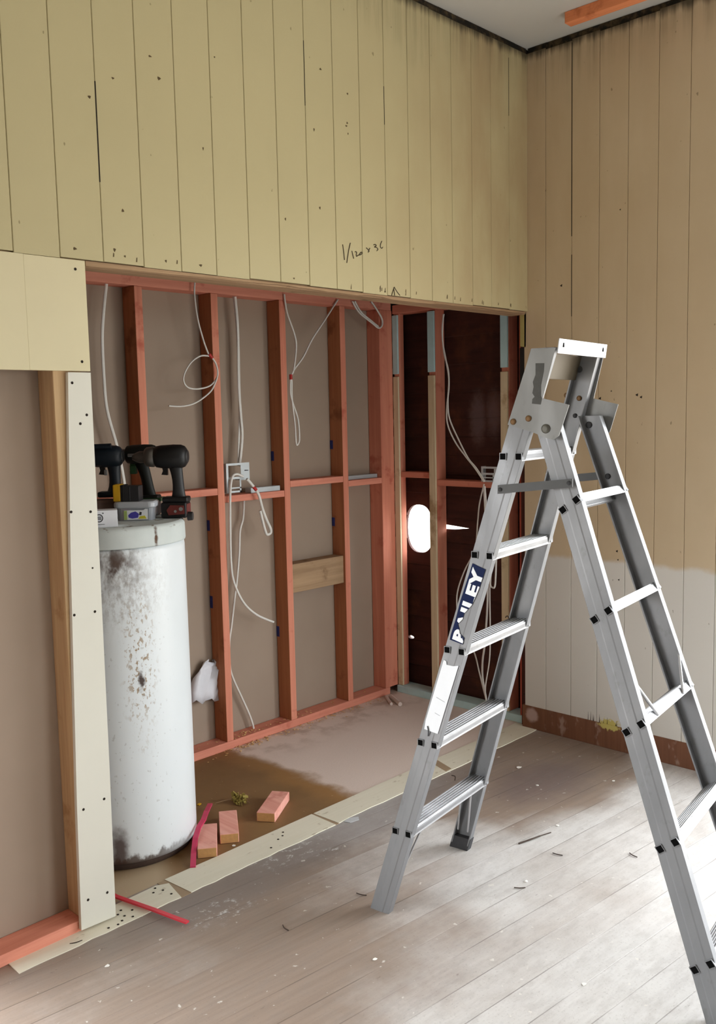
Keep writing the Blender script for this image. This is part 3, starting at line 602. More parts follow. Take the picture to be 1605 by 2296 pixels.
# galvanised switch brackets on the nogs
def bracket(name_label, o, ax, az, ay, w, h):
    """flat frame plate with two windows; ax/az in-plane unit vectors, ay outwards"""
    o, ax, az, ay = map(Vector, (o, ax, az, ay)); t = thing('switch_bracket', o, name_label, 'bracket', 'galvanised switch brackets')
    q = MB(); P = lambda u, v, d=0: o + ax*u + az*v + ay*d
    def bar(u0, u1, v0, v1, d=.002): q.hexa([P(u0,v0), P(u1,v0), P(u1,v0,d), P(u0,v0,d), P(u0,v1), P(u1,v1), P(u1,v1,d), P(u0,v1,d)])
    bar(0, .012, 0, h); bar(w*.62, w, h*.42, h); bar(.012, w*.62, h-.010, h); bar(.012, w*.62, h*.46, h*.46+.010); bar(.012, w*.62, 0, .008); bar(.012, w*.62, .018, .024)
    bar(w*.62-.008, w*.62, 0, h*.46); build('frame_plate', q, GALV, t)
    q = MB(); q.hexa([P(w*.62,h*.40), P(w,h*.40), P(w,h*.40,-.04), P(w*.62,h*.40,-.04), P(w*.62,h*.43), P(w,h*.43), P(w,h*.43,-.04), P(w*.62,h*.43,-.04)])
    build('side_flange', q, GALV, t); q = MB()
    q.hexa([P(0,0), P(.002,0), P(.002,0,-.035), P(0,0,-.035), P(0,h), P(.002,h), P(.002,h,-.035), P(0,h,-.035)])
    build('side_flange', q, GALV, t)
    q = MB(); q.hexa([P(w*.78,h*.72,.002), P(w*.95,h*.72,.002), P(w*.95,h*.72,.003), P(w*.78,h*.72,.003), P(w*.78,h*.75,.002), P(w*.95,h*.74,.002), P(w*.95,h*.74,.003), P(w*.78,h*.75,.003)])
    build('slot', q, HOLE, t)
    return t
bracket('galvanised double switch bracket on the nog beside the second stud', (-1.104, D-.003, 1.192), (1,0,0), (0,0,1), (0,-1,0), .135, .134)
bracket('galvanised switch bracket on the end nog, half hidden by the ladder', (EX-.003, .303, 1.188), (0,-1,0), (0,0,1), (-1,0,0), .125, .076)
q = MB(); q.box(-.95, -.77, D+.012, D+.055, 1.1805, 1.204)
tag(build('metal_channel', q, GALV, bevel=.001), 'short grey metal channel lying on the nog right of the switch bracket', 'channel')
q = MB(); q.box(-.295, -.06, D+.03, D+.08, 1.1975, 1.217)
tag(build('metal_channel', q, GALV, bevel=.001), 'grey metal channel lying on the nog beside the corner stud', 'channel')
# crumpled plastic sheet behind the second stud
q = MB(); rows = []
for i in range(9):
    u = i/8; z = .25 + .17*(1-(1-u)**2); x0 = -1.30+.10*u**1.5
    rows.append([(x0+(.16-.05*u)*v/6, D+.055+.016*math.sin(3*v+5*u)+.01*u, z-.02*v/6+.012*math.sin(v*2.1+i)) for v in range(7)])
n = 7; q.add([p_ for r_ in rows for p_ in r_], [(i*n+j, i*n+j+1, (i+1)*n+j+1, (i+1)*n+j) for i in range(8) for j in range(6)], True)
ps = tag(build('plastic_sheet', q, POLY), 'crumpled white plastic sheet tucked behind the second stud by the cylinder', 'plastic sheet')
so = ps.modifiers.new('thick', 'SOLIDIFY'); so.thickness = .003

# ---------------------------------------------------------------- hot water cylinder
CX, CY, CR = -1.964, .431, .246
wc = thing('water_cylinder', (CX, CY, 0), 'old white rust-stained hot water cylinder standing in the recess', 'water cylinder')
q = MB(); q.lathe((CX, CY, 0), (0,0,1), [(.0, .222), (.004, .229), (.028, .233), (.034, .228)], 64); build('base', q, BASE, wc, label='rusty black base ring')
q = MB(); q.lathe((CX, CY, 0), (0,0,1), [(.026, .236), (.030, CR-.002), (.04, CR), (.5, CR+.0005), (1.09, CR-.001), (1.104, CR-.003), (1.108, CR-.010)], 96); build('tank', q, ENAMEL, wc)
q = MB(); q.lathe((CX, CY, 0), (0,0,1), [(1.1085, CR-.006), (1.1095, CR+.002), (1.115, CR+.0035), (1.168, CR+.002), (1.176, CR-.003), (1.180, CR-.012)], 96); build('lid', q, LID, wc, label='chipped grey white lid')

# ---------------------------------------------------------------- things on the cylinder
def drill(name, label, base, yaw, mats, foot=.0, slim=1.0, hgt=.255, extra=None, batt=True, lean=.02, short=False):
    """x forward, z up, base at the battery's underside"""
    body, handle, chuck, bat, acc = mats
    t = thing(name, base, label, 'drill', 'cordless drills on the cylinder')
    c, s = math.cos(yaw), math.sin(yaw); B = Vector(base)
    W = lambda x, y, z: B + Vector((c*x-s*y, s*x+c*y, z))
    fwd = Vector((c, s, 0)); zc = hgt-.040*slim
    q = MB(); q.lathe(W(-.072, 0, zc), fwd, [(0, .012), (.003, .026*slim), (.010, .0345*slim), (.022, .039*slim), (.05, .040*slim), (.095, .038*slim), (.112, .035*slim), (.116, .030*slim)], 28)
    build('motor_housing', q, body, t)
    q = MB(); q.lathe(W(-.0745, 0, zc), fwd, [(0, .014), (.001, .020*slim), (.004, .022*slim), (.006, .022*slim)], 24); build('rear_cap', q, GREYP, t)
    if not short:
        q = MB(); q.lathe(W(.044, 0, zc), fwd, [(0, .030*slim), (.006, .034*slim), (.030, .032*slim), (.036, .027*slim)], 28); build('torque_collar', q, acc[1], t)
    q = MB(); q.lathe(W(.0445 if short else .0805, 0, zc), fwd, [(0, .021), (.012, .0215), (.020, .012), (.026, .009), (.027, .005)] if short else [(0, .021), (.020, .0215), (.034, .016), (.046, .009), (.047, .005)], 20); build('chuck', q, chuck, t)
    q = MB(); rings = []
    zb = .062 if batt else .012
    for i in range(9):
        u = i/8; z = zb + (zc-.012-zb)*u; x = -.034+lean*u-.006*math.sin(u*math.pi)
        a, b_ = .019+.010*(1-u)**6+.012*u**5, .0155+.003*math.sin(u*math.pi)
        rings.append([W(x+a*math.cos(k*2*math.pi/16)*1.05, b_*math.sin(k*2*math.pi/16), z) for k in range(16)])
    q.loft(rings, True, True); build('handle', q, handle, t)
    q = MB(); tz = zc-.060; q.prism([W(-.006+lean*.6, -.007, tz+.030), W(.014+lean*.6, -.007, tz+.028), W(.010+lean*.6, -.007, tz+.010), W(.016+lean*.6, -.007, tz-.004), W(-.006+lean*.6, -.007, tz-.006)], W(0,.014,0)-W(0,0,0)); build('trigger', q, acc[0], t, bevel=.002)
    q = MB(); q.obox(W(-.026, 0, zb+.004), (W(.046,0,0)-B), (W(0,.029,0)-B), (0,0,.010)); build('handle_foot', q, body, t, bevel=.006, seg=3)
    if batt:
        q = MB(); q.obox(W(-.022, 0, .029), (W(.046,0,0)-B), (W(0,.035,0)-B), (0,0,.028)); build('battery', q, bat, t, bevel=.006, seg=3)
    if extra: extra(t, W, B)
    return t
def hammer_bits(t, W, B):
    q = MB(); q.prism([W(-.062, .037, .016), W(-.005, .037, .012), W(.002, .037, .030), W(-.012, .037, .048), W(-.060, .037, .046)], W(0,.003,0)-B); build('battery_label', q, REDP, t, label='faded red battery label', bevel=.001)
    q = MB(); q.prism([W(-.0695, -.030, .012), W(-.0695, .030, .012), W(-.0695, .030, .050), W(-.0695, -.030, .050)], W(.002,0,0)-B); build('battery_label', q, REDP, t, label='faded red battery label', bevel=.001)
    q = MB(); q.cyl(W(-.0685, .016, .006), W(-.086, .016, .006), .0165, .015, 20); build('end_knob', q, GREYP, t)
    q = MB(); q.cyl(W(-.050, .0405, .034), W(-.050, .043, .034), .007, n=14); build('release_button', q, SILV, t); q = MB(); q.cyl(W(-.030, .0405, .026), W(-.030, .043, .026), .005, n=14); build('release_button', q, SILV, t)
YAW = math.atan2(.90, -.66)
drill('cordless_drill', 'large charcoal drill with faded red battery at the right edge of the cylinder', (-1.788, .338, 1.1805), math.atan2(.75, -.66), (BLK, GREYP, CHUCK, BLK, (BLK, CHUCK)), slim=1.08, hgt=.262, extra=hammer_bits, lean=.012)
def green_bits(t, W, B):
    q = MB(); q.obox(W(.020, 0, .170), (W(.012,0,0)-B), (W(0,.012,0)-B), (0,0,.016)); build('green_panel', q, GREEN, t, bevel=.003, label='dark green panel')
    q = MB(); q.obox(W(-.030, 0, .060), (W(.054,0,0)-B), (W(0,.0365,0)-B), (0,0,.006)); build('green_band', q, GREEN, t, bevel=.002, label='dark green band')
    q = MB(); q.cyl(W(.005, .036, .224), W(.03, .036, .224), .006, n=12); build('silver_mark', q, SILV, t)
drill('cordless_drill', 'black and dark green drill standing between the other two drills', (-1.806, .496, 1.1805), math.atan2(.72, -.69), (DGREEN, DGREEN, CHUCK, BLK, (GREEN, CHUCK)), slim=.92, hgt=.262, extra=green_bits, lean=.03, short=True)
# clear tub with a lid, its printed label, and what stands on it
ux, uy = Vector((.690, -.724, 0)), Vector((.724, .690, 0))        # tub turned to face the room
def tubring(o, a, b, z, r=.02, n=5):
    pts = []
    for cx_, cy_, a0 in ((a-r, b-r, 0), (r-a, b-r, 90), (r-a, r-b, 180), (a-r, r-b, 270)):
        for k in range(n):
            t_ = math.radians(a0+90*k/(n-1)); pts.append(o + ux*(cx_+r*math.cos(t_)) + uy*(cy_+r*math.sin(t_)) + Vector((0,0,z)))
    return pts
TO = Vector((-1.890, .391, 1.1805))
tub = thing('plastic_tub', TO, 'clear lidded plastic tub with violet and lime label on the cylinder', 'tub')
q = MB(); q.loft([tubring(TO, .062, .042, 0), tubring(TO, .066, .045, .046)]); build('tub_body', q, TUB, tub)
q = MB(); q.loft([tubring(TO, .068, .047, .044), tubring(TO, .073, .051, .048), tubring(TO, .073, .051, .062), tubring(TO, .068, .047, .067)]); build('tub_lid', q, LIDP, tub, bevel=.002)
lb = TO - uy*.0462
def flat(name, pts, d, mat, par, label=None):
    q = MB(); q.prism([lb + ux*a + Vector((0,0,b)) - uy*d for a, b in pts], uy*.0006 if d else uy*.0016); return build(name, q, mat, par, label=label)
lab = flat('printed_label', [(-.036,.003),(.048,.005),(.049,.040),(.041,.042),(.034,.037),(-.036,.037)], .0008, STK_W, tub, 'white label with violet and yellow print')
flat('label_print', [(-.035,.004),(-.024,.004),(-.024,.036),(-.035,.036)], .0016, LIME, lab)
flat('label_print', [(-.019,.012),(-.006,.008),(.014,.011),(.018,.024),(.006,.033),(-.010,.029),(-.020,.020)], .0016, PURP, lab)
flat('label_print', [(.014,.007),(.044,.007),(.038,.018),(.022,.016)], .0016, YPR, lab)
flat('label_print', [(.018,.020),(.026,.020),(.028,.030),(.021,.032)], .0016, INK, lab)
q = MB(); o2 = Vector((-1.965, .515, 1.1805)); sx_, sy_ = ux, uy; ux, uy = Vector((.8632, -.5051, 0)), Vector((.5051, .8632, 0))
q.loft([tubring(o2, .063, .038, 0), tubring(o2, .065, .040, .062), tubring(o2, .060, .035, .070)])
tag(build('brown_box', q, BROWNBAG, bevel=.004), 'dull brown carton behind the white card box, left of the tub', 'carton')
bo = Vector((-2.106, .283, 1.1805))
cb = thing('card_box', bo, 'small white card box with a dark ring mark at the front of the cylinder', 'box')
q = MB(); q.obox(bo+Vector((0,0,.028))+uy*.03, ux*.060, uy*.030, (0,0,.028)); build('box_body', q, CARD, cb, bevel=.001)
q = MB(); mc = bo + ux*.001 - uy*.0006 + Vector((0,0,.031)); 
for k in range(20):
    a0, a1 = 2*math.pi*k/20, 2*math.pi*(k+1)/20
    pt = lambda a, r_: mc + ux*(r_*math.cos(a)) + Vector((0,0,r_*1.05*math.sin(a)))
    q.prism([pt(a0,.010), pt(a1,.010), pt(a1,.013), pt(a0,.013)], uy*.0005)
for dz in (-.004, .0, .004): q.obox(mc+Vector((0,0,dz)), ux*.007, uy*.0003, (0,0,.0011))
q.cyl(mc+ux*.013+Vector((0,0,.016)), mc+ux*.013+Vector((0,0,.016))+uy*.0004, .0022, n=10)
q.obox(mc+Vector((0,0,-.021)), ux*.017, uy*.0003, (0,0,.0007)); q.obox(mc-ux*.018+Vector((0,0,.004)), ux*.004, uy*.0003, (0,0,.0012))
build('ring_mark', q, INK, cb)
ux, uy = sx_, sy_
bb = Vector((-1.914, .400, 1.2480))
bt = thing('battery_pack', bb, 'yellow and black drill battery lying on the tub lid', 'battery')
q = MB(); q.obox(bb-ux*.036+Vector((0,0,.030)), ux*.014, uy*.030, (0,0,.030)); build('yellow_shell', q, YEL, bt, bevel=.005, seg=3)
q = MB(); q.obox(bb-ux*.016+Vector((0,0,.029)), ux*.006, uy*.031, (0,0,.029)); build('black_band', q, BLK, bt, bevel=.002)
q = MB(); q.obox(bb+ux*.016+Vector((0,0,.027)), ux*.026, uy*.031, (0,0,.027)); q.obox(bb+ux*.010-uy*.0315+Vector((0,0,.027)), ux*.0015, uy*.0008, (0,0,.024)); build('cell_case', q, GREYP, bt, bevel=.004, seg=3)
def teal_bits(t, W, B):
    q = MB(); q.cyl(W(-.04, .037, .190), W(.03, .037, .190), .010, .008, 14); build('side_rib', q, TEAL, t)
    q = MB(); q.obox(W(-.012, .018, .095), (W(.006,0,0)-B), (W(0,.002,0)-B), (0,0,.010)); build('grip_badge', q, SILV, t, bevel=.002)
drill('cordless_drill', 'dark teal drill standing on the brown carton beside the jamb board', (-1.933, .530, 1.2515), math.atan2(.70, -.72), (TEAL, TEAL, CHUCK, BLK, (BLK, CHUCK)), slim=1.0, hgt=.192, batt=False, extra=teal_bits, lean=.0)

# ---------------------------------------------------------------- ladder
LB = Vector((-1.711, -.580, 0)); LE = Vector((.9901, .14034, 0)); LN = Vector((.14034, -.9901, 0)); LZ = Vector((0,0,1)); SE = .0533
P = lambda e, n, z: LB + LE*e + LN*n + LZ*z
ld = thing('step_ladder', P(.26, .5, 0), 'worn aluminium double sided step ladder standing before the recess', 'ladder')
def stile(e0, se, n0, sn, z0, z1, side, hw=.034, depth=.026, mat=ALU, name='stile'):
    """C channel swept up the slope; side +1: web outside at e0, flanges towards +e"""
    t = .0028; f = lambda w, d, z: P(e0+se*z+side*d, n0+sn*z+w, z)
    prof = [(-hw, 0), (-hw*.42, 0), (-hw*.30, -.0007), (hw*.30, -.0007), (hw*.42, 0), (hw, 0), (hw, depth), (hw-.005, depth), (hw-.005, t), (-hw+.005, t), (-hw+.005, depth), (-hw, depth)]
    q = MB(); K = 8; rings = []
    for i in range(K+1):
        z = z0+(z1-z0)*i/K; rings.append([f(w, d, z) for w, d in prof])
    q.loft(rings); return build(name, q, mat, ld, bevel=.0008)
FN = (0.0, .298); RN = (1.015, -.333)
s_fn = stile(0, SE, *FN, .0, 1.70, +1); s_ff = stile(.520, -SE, *FN, .0, 1.70, -1)
s_rn = stile(.0145, SE, *RN, .0, 1.515, +1, .035); s_rf = stile(.5055, -SE, *RN, .0, 1.515, -1, .035)
# rubber feet
for e0, se, (n0, sn), side in ((.52, -SE, FN, -1), (.5055, -SE, RN, -1)):
    q = MB(); a = e0-side*.001; b = e0+side*.027; lo_, hi_ = min(a, b), max(a, b)
    hh = .046
    q.hexa([P(lo_, n0-.036, .0), P(lo_, n0+.036, .0), P(hi_, n0+.036, 0), P(hi_, n0-.036, 0), P(lo_, n0+sn*hh-.036, hh), P(lo_, n0+sn*hh+.036, hh), P(hi_, n0+sn*hh+.036, hh), P(hi_, n0+sn*hh-.036, hh)])
    build('foot', q, SHOE if side < 0 else ALUG, ld, bevel=.002)
def rung(ea, eb, n0, z0, ang, hd=.031, mat=ALUB, front=True):
    """ribbed tread with two square tubes poking through the stiles"""
    T = LN*math.cos(ang)+LZ*math.sin(ang); Nn = LN*(-math.sin(ang))+LZ*math.cos(ang); c = P(0, n0, z0); q = MB()
    a, b = LE*ea, LE*eb; mid, half = (a+b)/2, LE*((eb-ea)/2)
    q.obox(c+mid+Nn*.008, half, T*hd, Nn*.0022)
    for k in range(6): q.obox(c+mid+T*(-.026+.0104*k)+Nn*.0118, half, T*.0026, Nn*.0022)
    for sgn in (-1, 1):
        q.obox(c+mid+T*(sgn*(hd-.0075))-Nn*.0012, half, T*.0075, Nn*.0070)
    q.obox(c+mid+T*(hd-.0012)-Nn*.002, half, T*.0012, Nn*.011)
    r_ = build('rung', q, mat, ld, bevel=.0008)
    for e_, sd in ((ea, -1), (eb, 1)):
        w = .0086
        for sgn in (-1, 1):
            cc = c+LE*(e_-sd*.003)+T*(sgn*.0235); q = MB()
            pr = lambda h: [(h, h), (-h, h), (-h, -h), (h, -h)]
            for k in range(4):          # square tube wall
                (a0, b0), (a1, b1) = pr(w+.0015)[k], pr(w+.0015)[(k+1)%4]; (a2, b2), (a3, b3) = pr(w)[k], pr(w)[(k+1)%4]
                V = [cc+T*a+Nn*b for a, b in ((a0,b0),(a1,b1),(a3,b3),(a2,b2))]
                q.loft([[v-LE*.006 for v in V], [v+LE*.010 for v in V]] if sd > 0 else [[v-LE*.010 for v in V], [v+LE*.006 for v in V]])
            en_ = build('rung_end', q, ALU, r_)
            me_ = en_.data; bm_ = bmesh.new(); bm_.from_mesh(me_); bmesh.ops.remove_doubles(bm_, verts=bm_.verts, dist=1e-5); bm_.to_mesh(me_); bm_.free()
            q = MB(); q.obox(c+LE*(e_+sd*.0042)+T*(sgn*.0235), LE*.0022, T*(w-.0003), Nn*(w-.0003)); build('rung_socket', q, HOLE, r_)
    return r_
for z in (.270, .560, .850, 1.132, 1.410): rung(SE*z+.003, .517-SE*z, FN[0]+FN[1]*z, z, 0)
for z in (.145, .430, .715, .998, 1.283): rung(.0175+SE*z, .5025-SE*z, RN[0]+RN[1]*z, z, math.radians(37))
# diagonal tread stays at the bottom
for sec, zt, n_of in ((0, .258, FN), (1, .135, RN)):
    for e1, e2 in ((.030, .105), (.490, .415)):
        if sec: continue
        for dn in (-.018, .020):
            q = MB(); q.cyl(P(e1, n_of[0]+n_of[1]*.07+dn, .075), P(e2, n_of[0]+n_of[1]*zt+dn, zt), .0034, n=8); build('tread_stay', q, ALUB, ld)
for e1, e2 in ((.044, .130), (.436, .350)):
    q = MB(); q.cyl(P(e1+.02, RN[0]+RN[1]*.84+.030, .84), P(e2+.02, RN[0]+RN[1]*.715+.03, .728), .0045, n=8); build('tread_stay', q, ALUB, ld)
# hinge plates
def hinge(e_, side, lab):
    f = lambda n, z, d=0: P(e_(z)+side*d, n, z)
    poly = [(.410,1.497),(.476,1.698),(.546,1.698),(.512,1.566),(.587,1.547),(.567,1.486),(.560,1.466),(.545,1.455),(.520,1.462),(.485,1.476)]
    q = MB(); q.loft([[f(n, z) for n, z in poly], [f(n, z, -.003) for n, z in poly]]); return build('hinge_plate', q, ALUG, ld, bevel=.0007)
hn = hinge(lambda z: SE*z-.0018, 1, ''); hf = hinge(lambda z: .520-SE*z+.0018, -1, '')
def bolt(e, n, z, r, mat, par, sd=-1):
    q = MB(); c = P(e, n, z); q.lathe(c, LE*sd, [(-.001, r), (.002, r), (.004, r*.8), (.0045, r*.4)], 16); build('bolt', q, mat, par)
web = lambda z: SE*z-.0048
bolt(web(1.505), .427, 1.505, .0085, BRASS, hn); bolt(web(1.513), .472, 1.513, .0085, BRASS, hn); bolt(web(1.485), .523, 1.485, .0125, BOLT, hn)
fw = lambda z: .520-SE*z-.0030
for n, z, r, mt in ((.471,1.654,.010,SHOE), (.429,1.578,.008,BRASS), (.469,1.568,.008,BRASS), (.455,1.516,.007,SHOE)): bolt(fw(z), n, z, r, mt, s_ff, -1)
for n, z, r in ((.504,1.488,.010), (.560,1.335,.0085)): bolt(.5055-SE*z-.003, n, z, r, SHOE, s_rf, -1)
# top rails
q = MB(); e1, e2 = SE*1.69-.002, .522-SE*1.69; q.hexa([P(e1,.548,1.683), P(e2,.548,1.683), P(e2,.551,1.683), P(e1,.551,1.683), P(e1,.553,1.722), P(e2,.553,1.722), P(e2,.556,1.722), P(e1,.556,1.722)])
rail = build('top_rail', q, ALUB, ld, bevel=.0012)
q = MB()
for e in (e1+.030, e2-.030): q.obox(P(e, .5548, 1.706), LE*.0022, LN*.0008, LZ*.006)
build('rail_slot', q, HOLE, rail)
q = MB(); e1, e2 = SE*1.64+.003, .520-SE*1.64-.003; q.hexa([P(e1,.456,1.622), P(e2,.456,1.622), P(e2,.459,1.622), P(e1,.459,1.622), P(e1,.476,1.692), P(e2,.476,1.692), P(e2,.479,1.692), P(e1,.479,1.692)])
build('top_rail', q, RAIL_IN, ld, bevel=.001)
q = MB(); q.hexa([P(SE*1.6+.003,.455,1.60), P(SE*1.6+.025,.455,1.60), P(SE*1.6+.025,.505,1.60), P(SE*1.6+.003,.505,1.60), P(SE*1.6+.003,.470,1.66), P(SE*1.6+.010,.470,1.66), P(SE*1.6+.010,.53,1.66), P(SE*1.6+.003,.53,1.66)])
build('inner_gusset', q, ALUG, ld)
# spreader straps
def strap(ea, eb, pts):
    q = MB(); q.loft([[P(ea(z), n, z) for n, z in pts], [P(eb(z), n, z) for n, z in pts]]); return build('spreader_strap', q, STEEL, ld, bevel=.001)
st1 = strap(lambda z: SE*z-.0062, lambda z: SE*z-.0022, [(.384,1.331),(.384,1.307),(.602,1.331),(.602,1.354)])
st2 = strap(lambda z: .520-SE*z-.006, lambda z: .520-SE*z-.003, [(.384,1.331),(.384,1.307),(.580,1.329),(.580,1.352)])
for n, z in ((.392,1.319), (.592,1.342)): bolt(SE*z-.0058, n, z, .006, SHOE, st1)
# stickers and residue on the near stile
def decal(name, pts, mat, par, off=.0022, th=.0004, label=None):
    q = MB(); q.loft([[P(SE*z-off+.0006, n, z) for n, z in pts], [P(SE*z-off-th, n, z) for n, z in pts]]); return build(name, q, mat, par, label=label)
STICK = [(0.3074, 1.1076), (0.3488, 1.093), (0.3384, 1.0625), (0.33, 1.0379), (0.3204, 1.0151), (0.3075, 0.9878), (0.2831, 0.9611), (0.2788, 0.9445), (0.2631, 0.9286), (0.2679, 0.917), (0.2704, 0.9031), (0.2844, 0.8907), (0.2802, 0.8719), (0.2373, 0.8807), (0.2406, 0.8954), (0.2559, 0.942), (0.2688, 0.9919), (0.2839, 1.0377), (0.2968, 1.0748)]
decal('name_sticker', STICK, STK_N, s_fn, label='torn navy sticker with bold white lettering')
cu = bpy.data.curves.new('lettering', 'FONT'); cu.body = 'BAILEY'; cu.size = 1; cu.extrude = .004; cu.offset = .05; cu.space_character = 1.08
to = bpy.data.objects.new('lettering', cu); COL.objects.link(to); bpy.context.view_layer.update()
me = bpy.data.meshes.new_from_object(to.evaluated_get(bpy.context.evaluated_depsgraph_get())); bpy.data.objects.remove(to)
xs = [v.co.x for v in me.vertices]; ys = [v.co.y for v in me.vertices]
U0, U1, V0, V1 = min(xs), max(xs), min(ys), max(ys)
a_up = Vector((.298, 1.0)); 
for v in me.vertices:      # letters run up the stile, their tops towards its left edge
    u = (v.co.x-U0)/(U1-U0); w = (v.co.y-V0)/(V1-V0)
    z = .884 + .214*u; n = .2415+.004 + .298*(z-.884) + .040*(1-w)
    z -= .010*(1-w)
    q_ = P(SE*z-.0029-.0006*(1 if v.co.z > 0 else -1), n, z); v.co = q_
me.materials.append(STK_W)
lt = bpy.data.objects.new('lettering', me); COL.objects.link(lt)
cut = MB(); cut.loft([[P(SE*z-.02, n, z) for n, z in STICK], [P(SE*z+.02, n, z) for n, z in STICK]]); boolean(lt, cut, 'INTERSECT')
lt.parent = s_fn; lt.location = -wloc(s_fn)
WHITE = [(0.2186, 0.8188), (0.2268, 0.8158), (0.2282, 0.8058), (0.2503, 0.8048), (0.2676, 0.8083), (0.2017, 0.5969), (0.1803, 0.5996), (0.1556, 0.6031), (0.1598, 0.6293)]
decal('blank_sticker', WHITE, STK_W, s_fn, label='long blank white sticker with torn top')
decal('tape_residue', [(0.4894, 1.66), (0.5145, 1.6587), (0.5137, 1.6382), (0.5066, 1.602), (0.5073, 1.5728), (0.5101, 1.5654), (0.5065, 1.5496), (0.4811, 1.5527), (0.4822, 1.5649), (0.4887, 1.5709), (0.4818, 1.5809), (0.4854, 1.5979), (0.4825, 1.6102), (0.4901, 1.6295)], TAPE, hn, off=.0050)
q = MB(); q.tube([P(SE*.60-.004, .168, .615), P(SE*.6-.006, .172, .600), P(SE*.59-.004, .170, .585)], .0016, 6); build('pen_mark', q, INK, s_fn)
q = MB()
for n, z, L in ((.21, .70, .02), (.20, .655, .012)): q.obox(P(SE*z-.0028, n, z), LE*.0004, LN*L*.7+LZ*L*-.25, LZ*.0005)
build('pen_mark', q, PENG, s_fn)

# ---------------------------------------------------------------- loose things on the floor
def offcut(label, a, b, w=.072, h=.036):
    a, b = Vector(a+(0,)), Vector(b+(0,)); d = b-a; u = d.normalized(); s_ = Vector((-u.y, u.x, 0))
    t = thing('timber_offcut', (a+b)/2, label, 'timber offcut', 'pink timber offcuts')
    q = MB(); q.obox((a+b)/2+Vector((0,0,h/2+.0004)), d/2-u*.002, s_*w/2, (0,0,h/2)); build('block', q, OFFCUT, t, bevel=.002)
    q = MB(); q.obox(a+u*.0014+Vector((0,0,h/2+.0004)), u*.0008, s_*(w/2-.002), (0,0,h/2-.002)); build('sawn_end', q, ENDG, t, label='bare yellowish sawn end')
    return t
offcut('pink timber offcut closest to the cylinder, touching the red strap', (-1.855,.104), (-1.733,.2625), .068)
offcut('middle pink timber offcut, lying flat between the other two', (-1.7335,.133), (-1.612,.298), .068)
offcut('pale pink timber offcut lying apart and skewed to the right', (-1.532,.169), (-1.356,.281))
def ribbon(name, pts, w, h, mat, label):
    q = MB(); rings = []
    V = [Vector(p) for p in pts]
    for i, v in enumerate(V):
        T = (V[min(i+1, len(V)-1)]-V[max(i-1, 0)]).normalized(); s_ = T.cross(Vector((0,0,1))).normalized(); up = s_.cross(T)
        rings.append([v+s_*w+up*h, v-s_*w+up*h, v-s_*w-up*h, v+s_*w-up*h])
    q.loft(rings); return tag(build(name, q, mat, bevel=.0008), label, 'strap', 'red plastic straps')
ribbon('plastic_strap', RED_A, .0095, .0035, STRAPP, 'pinkish red strap rising between the cylinder and the offcuts')
ribbon('plastic_strap', RED_B, .0075, .003, STRAP, 'red strap lying across the pale strip from behind the jamb board')
q = MB(); pc = Vector((-1.486, .384, 0))
for i in range(70):
    a = random.uniform(0, 6.28); r_ = .030*random.random()**.6; z = random.uniform(.004, .035); l = random.uniform(.005, .011)
    c = pc+Vector((r_*math.cos(a)*.7, r_*math.sin(a)*1.2, z)); d = Vector((random.uniform(-1,1), random.uniform(-1,1), random.uniform(-.5,1))).normalized(); e_ = d.orthogonal().normalized()
    q.obox(c, d*l, e_*l*.5, d.cross(e_)*.0006)
pl = thing('dried_plant', pc, 'small dried olive plant sprig on the brown floor behind the offcuts', 'plant')
build('leaves', q, PLANT, pl)
q = MB()
for x, y in ((-.075,.05), (.06,.02), (.02,-.05)): q.tube([pc+Vector((0,0,.018)), pc+Vector((x*.5,y*.5+.01,.014)), pc+Vector((x,y+.01,.006))], .0013, 6, 4)
build('stem', q, RAWX, pl)
for k, (x, y, lab_) in enumerate(((-1.630, .505, 'tiny lime yellow scrap on the brown floor near the cylinder'), (-1.605, .490, 'tiny orange scrap on the brown floor near the cylinder'))):
    q = MB(); q.obox((x, y, .003), (.008,.003,0), (-.002,.005,0), (0,0,.002)); tag(build('plastic_scrap', q, (LIME, YEL)[k], bevel=.001), lab_, 'scrap')
q = MB(); q.cyl((-.080, .830, .012), (-.150, .700, .011), .011, n=16)
tp = thing('plastic_tube', (-.115, .765, 0), 'pair of short pinkish white tubes lying near the corner of the recess', 'tube'); build('tube', q, PVC, tp)
q = MB(); q.cyl((-.100, .845, .009), (-.170, .745, .008), .008, n=16); build('tube', q, PVC, tp)
def flake(c, r, mat, name, label, group, cat):
    q = MB(); n = 6; a0 = random.uniform(0, 6)
    pts = [Vector((c[0]+r*random.uniform(.6,1.2)*math.cos(a0+k*6.283/n), c[1]+r*random.uniform(.5,1)*math.sin(a0+k*6.283/n), .0006+random.uniform(0,.002))) for k in range(n)]
    q.prism(pts, (0,0,.0012)); return tag(build(name, q, mat), label, cat, group)
CL = ['large white flake on the brown boards between ladder and right wall', 'small white flake beside the offcuts on the recess floor', 'white flake just under the lowest ladder tread', 'white flake on the bright floor right of the far ladder foot', None,
      None, 'white flake in the foreground at the bottom right', 'white flake on the floor beside the near ladder foot', 'pale flake on the boards behind the rear ladder legs', 'small flake at the foot of the rear ladder legs', None, 'pale flake on the floor below the twig', 'pale flake on the floor near the pink plate at the far left']
for i, c in enumerate(CHIPS):
    if CL[i]: flake(c, (.014 if i in (0, 2) else .008), CHIPM, 'paint_flake', CL[i], 'white paint flakes on the floor', 'flake')
SL = ['dark splinter on the floor left of the near ladder foot', 'dark curled splinter on the bright floor at the right', 'dark splinter on the pale floor in the middle foreground', 'dark brown splinter beside the pink plate at the far left', None, None, None, 'dark chip on the floor between red strap and near ladder foot', 'tiny dark splinter in the middle of the bright floor']
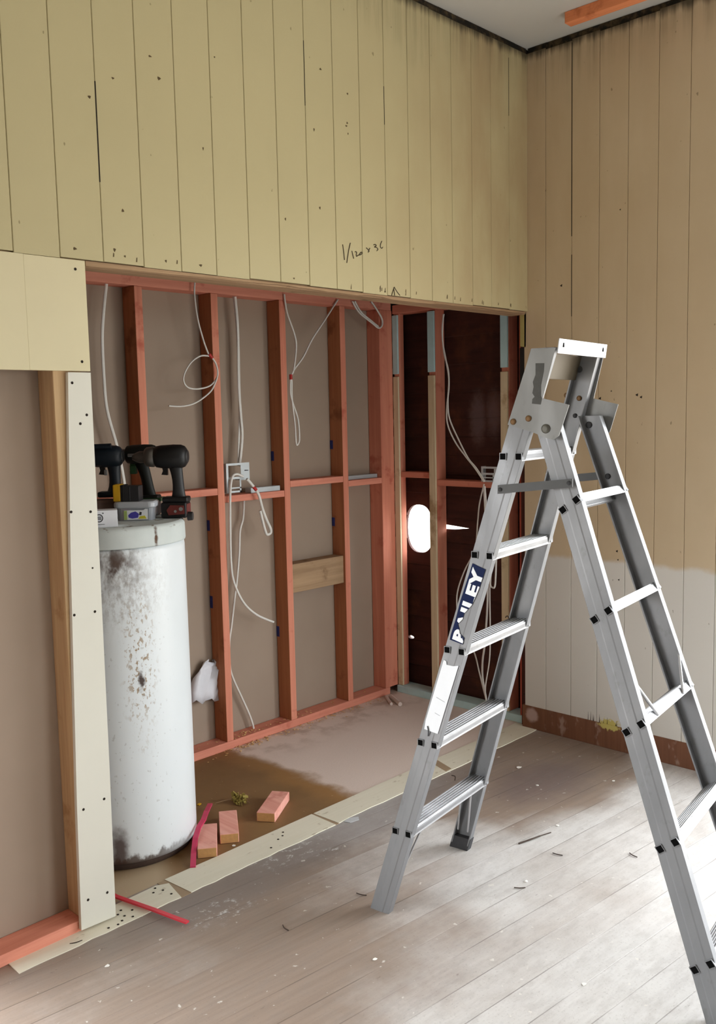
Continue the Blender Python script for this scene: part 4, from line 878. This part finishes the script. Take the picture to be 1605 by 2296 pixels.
for i, c in enumerate(SHAV):
    if SL[i]:
        a = random.uniform(0, 3.1); d = Vector((math.cos(a), math.sin(a), 0))*.018; q = MB()
        q.tube([Vector(c)-d, Vector(c)+Vector((-d.y, d.x, .004))*.25, Vector(c)+d], .0018, 6, 3); tag(build('splinter', q, DARKBIT), SL[i], 'splinter', 'dark splinters on the floor')
for pts_, lab_ in ((((-1.300,-.560,.288), (-1.288,-.552,.296), (-1.276,-.528,.290)), 'dark curled splinter resting on the lowest ladder tread'), (((-1.262,-.760,.866), (-1.256,-.748,.876), (-1.248,-.735,.868)), 'brown splinter resting on the third ladder tread')):
    q = MB(); q.tube([Vector(v) for v in pts_], .0018, 6, 4); tag(build('splinter', q, DARKBIT), lab_, 'splinter', 'dark splinters on the ladder')
q = MB(); q.prism([(-1.335,-.055,.0005), (-1.325,-.078,.0005), (-1.285,-.086,.0005), (-1.268,-.066,.0005), (-1.30,-.046,.0005)], (0,0,.0015)); tag(build('tape_scrap', q, plain('pale_grey_film', (196,200,204), .5)), 'pale grey scrap on the floor at the gap in the cream strip', 'scrap')
q = MB(); q.tube([(-1.054,-.652,.003), (-.99,-.672,.006), (-.95,-.678,.004), (-.904,-.690,.003)], [.0032, .0026, .0018], 6, 4)
tag(build('twig', q, DARKBIT), 'thin dark stick lying on the bright floor right of the ladder foot', 'stick')
q = MB()
for i in range(260):      # sawdust and shavings swept against the back plate
    x = random.choice([random.gauss(-1.04, .05), random.gauss(-.62, .25), random.uniform(-1.3, -.1)]); y = D-.004-abs(random.gauss(0, .03)) if random.random() < .75 else D+.004+random.random()*.05
    z = .0 if y < D else .038; l = random.uniform(.002, .006); a = random.uniform(0, 3.1)
    if y > D and not any(abs(x-k) > .03 for k in XS): continue
    q.obox((x, min(y, D+.06), z+.002+random.random()*.004), (l*math.cos(a), l*math.sin(a), 0), (-l*.4*math.sin(a), l*.4*math.cos(a), .0006), (0, 0, .0009))
sd = tag(build('sawdust', q, SAWD), 'pale sawdust and shavings along the foot of the back frame', 'sawdust'); sd['kind'] = 'stuff'
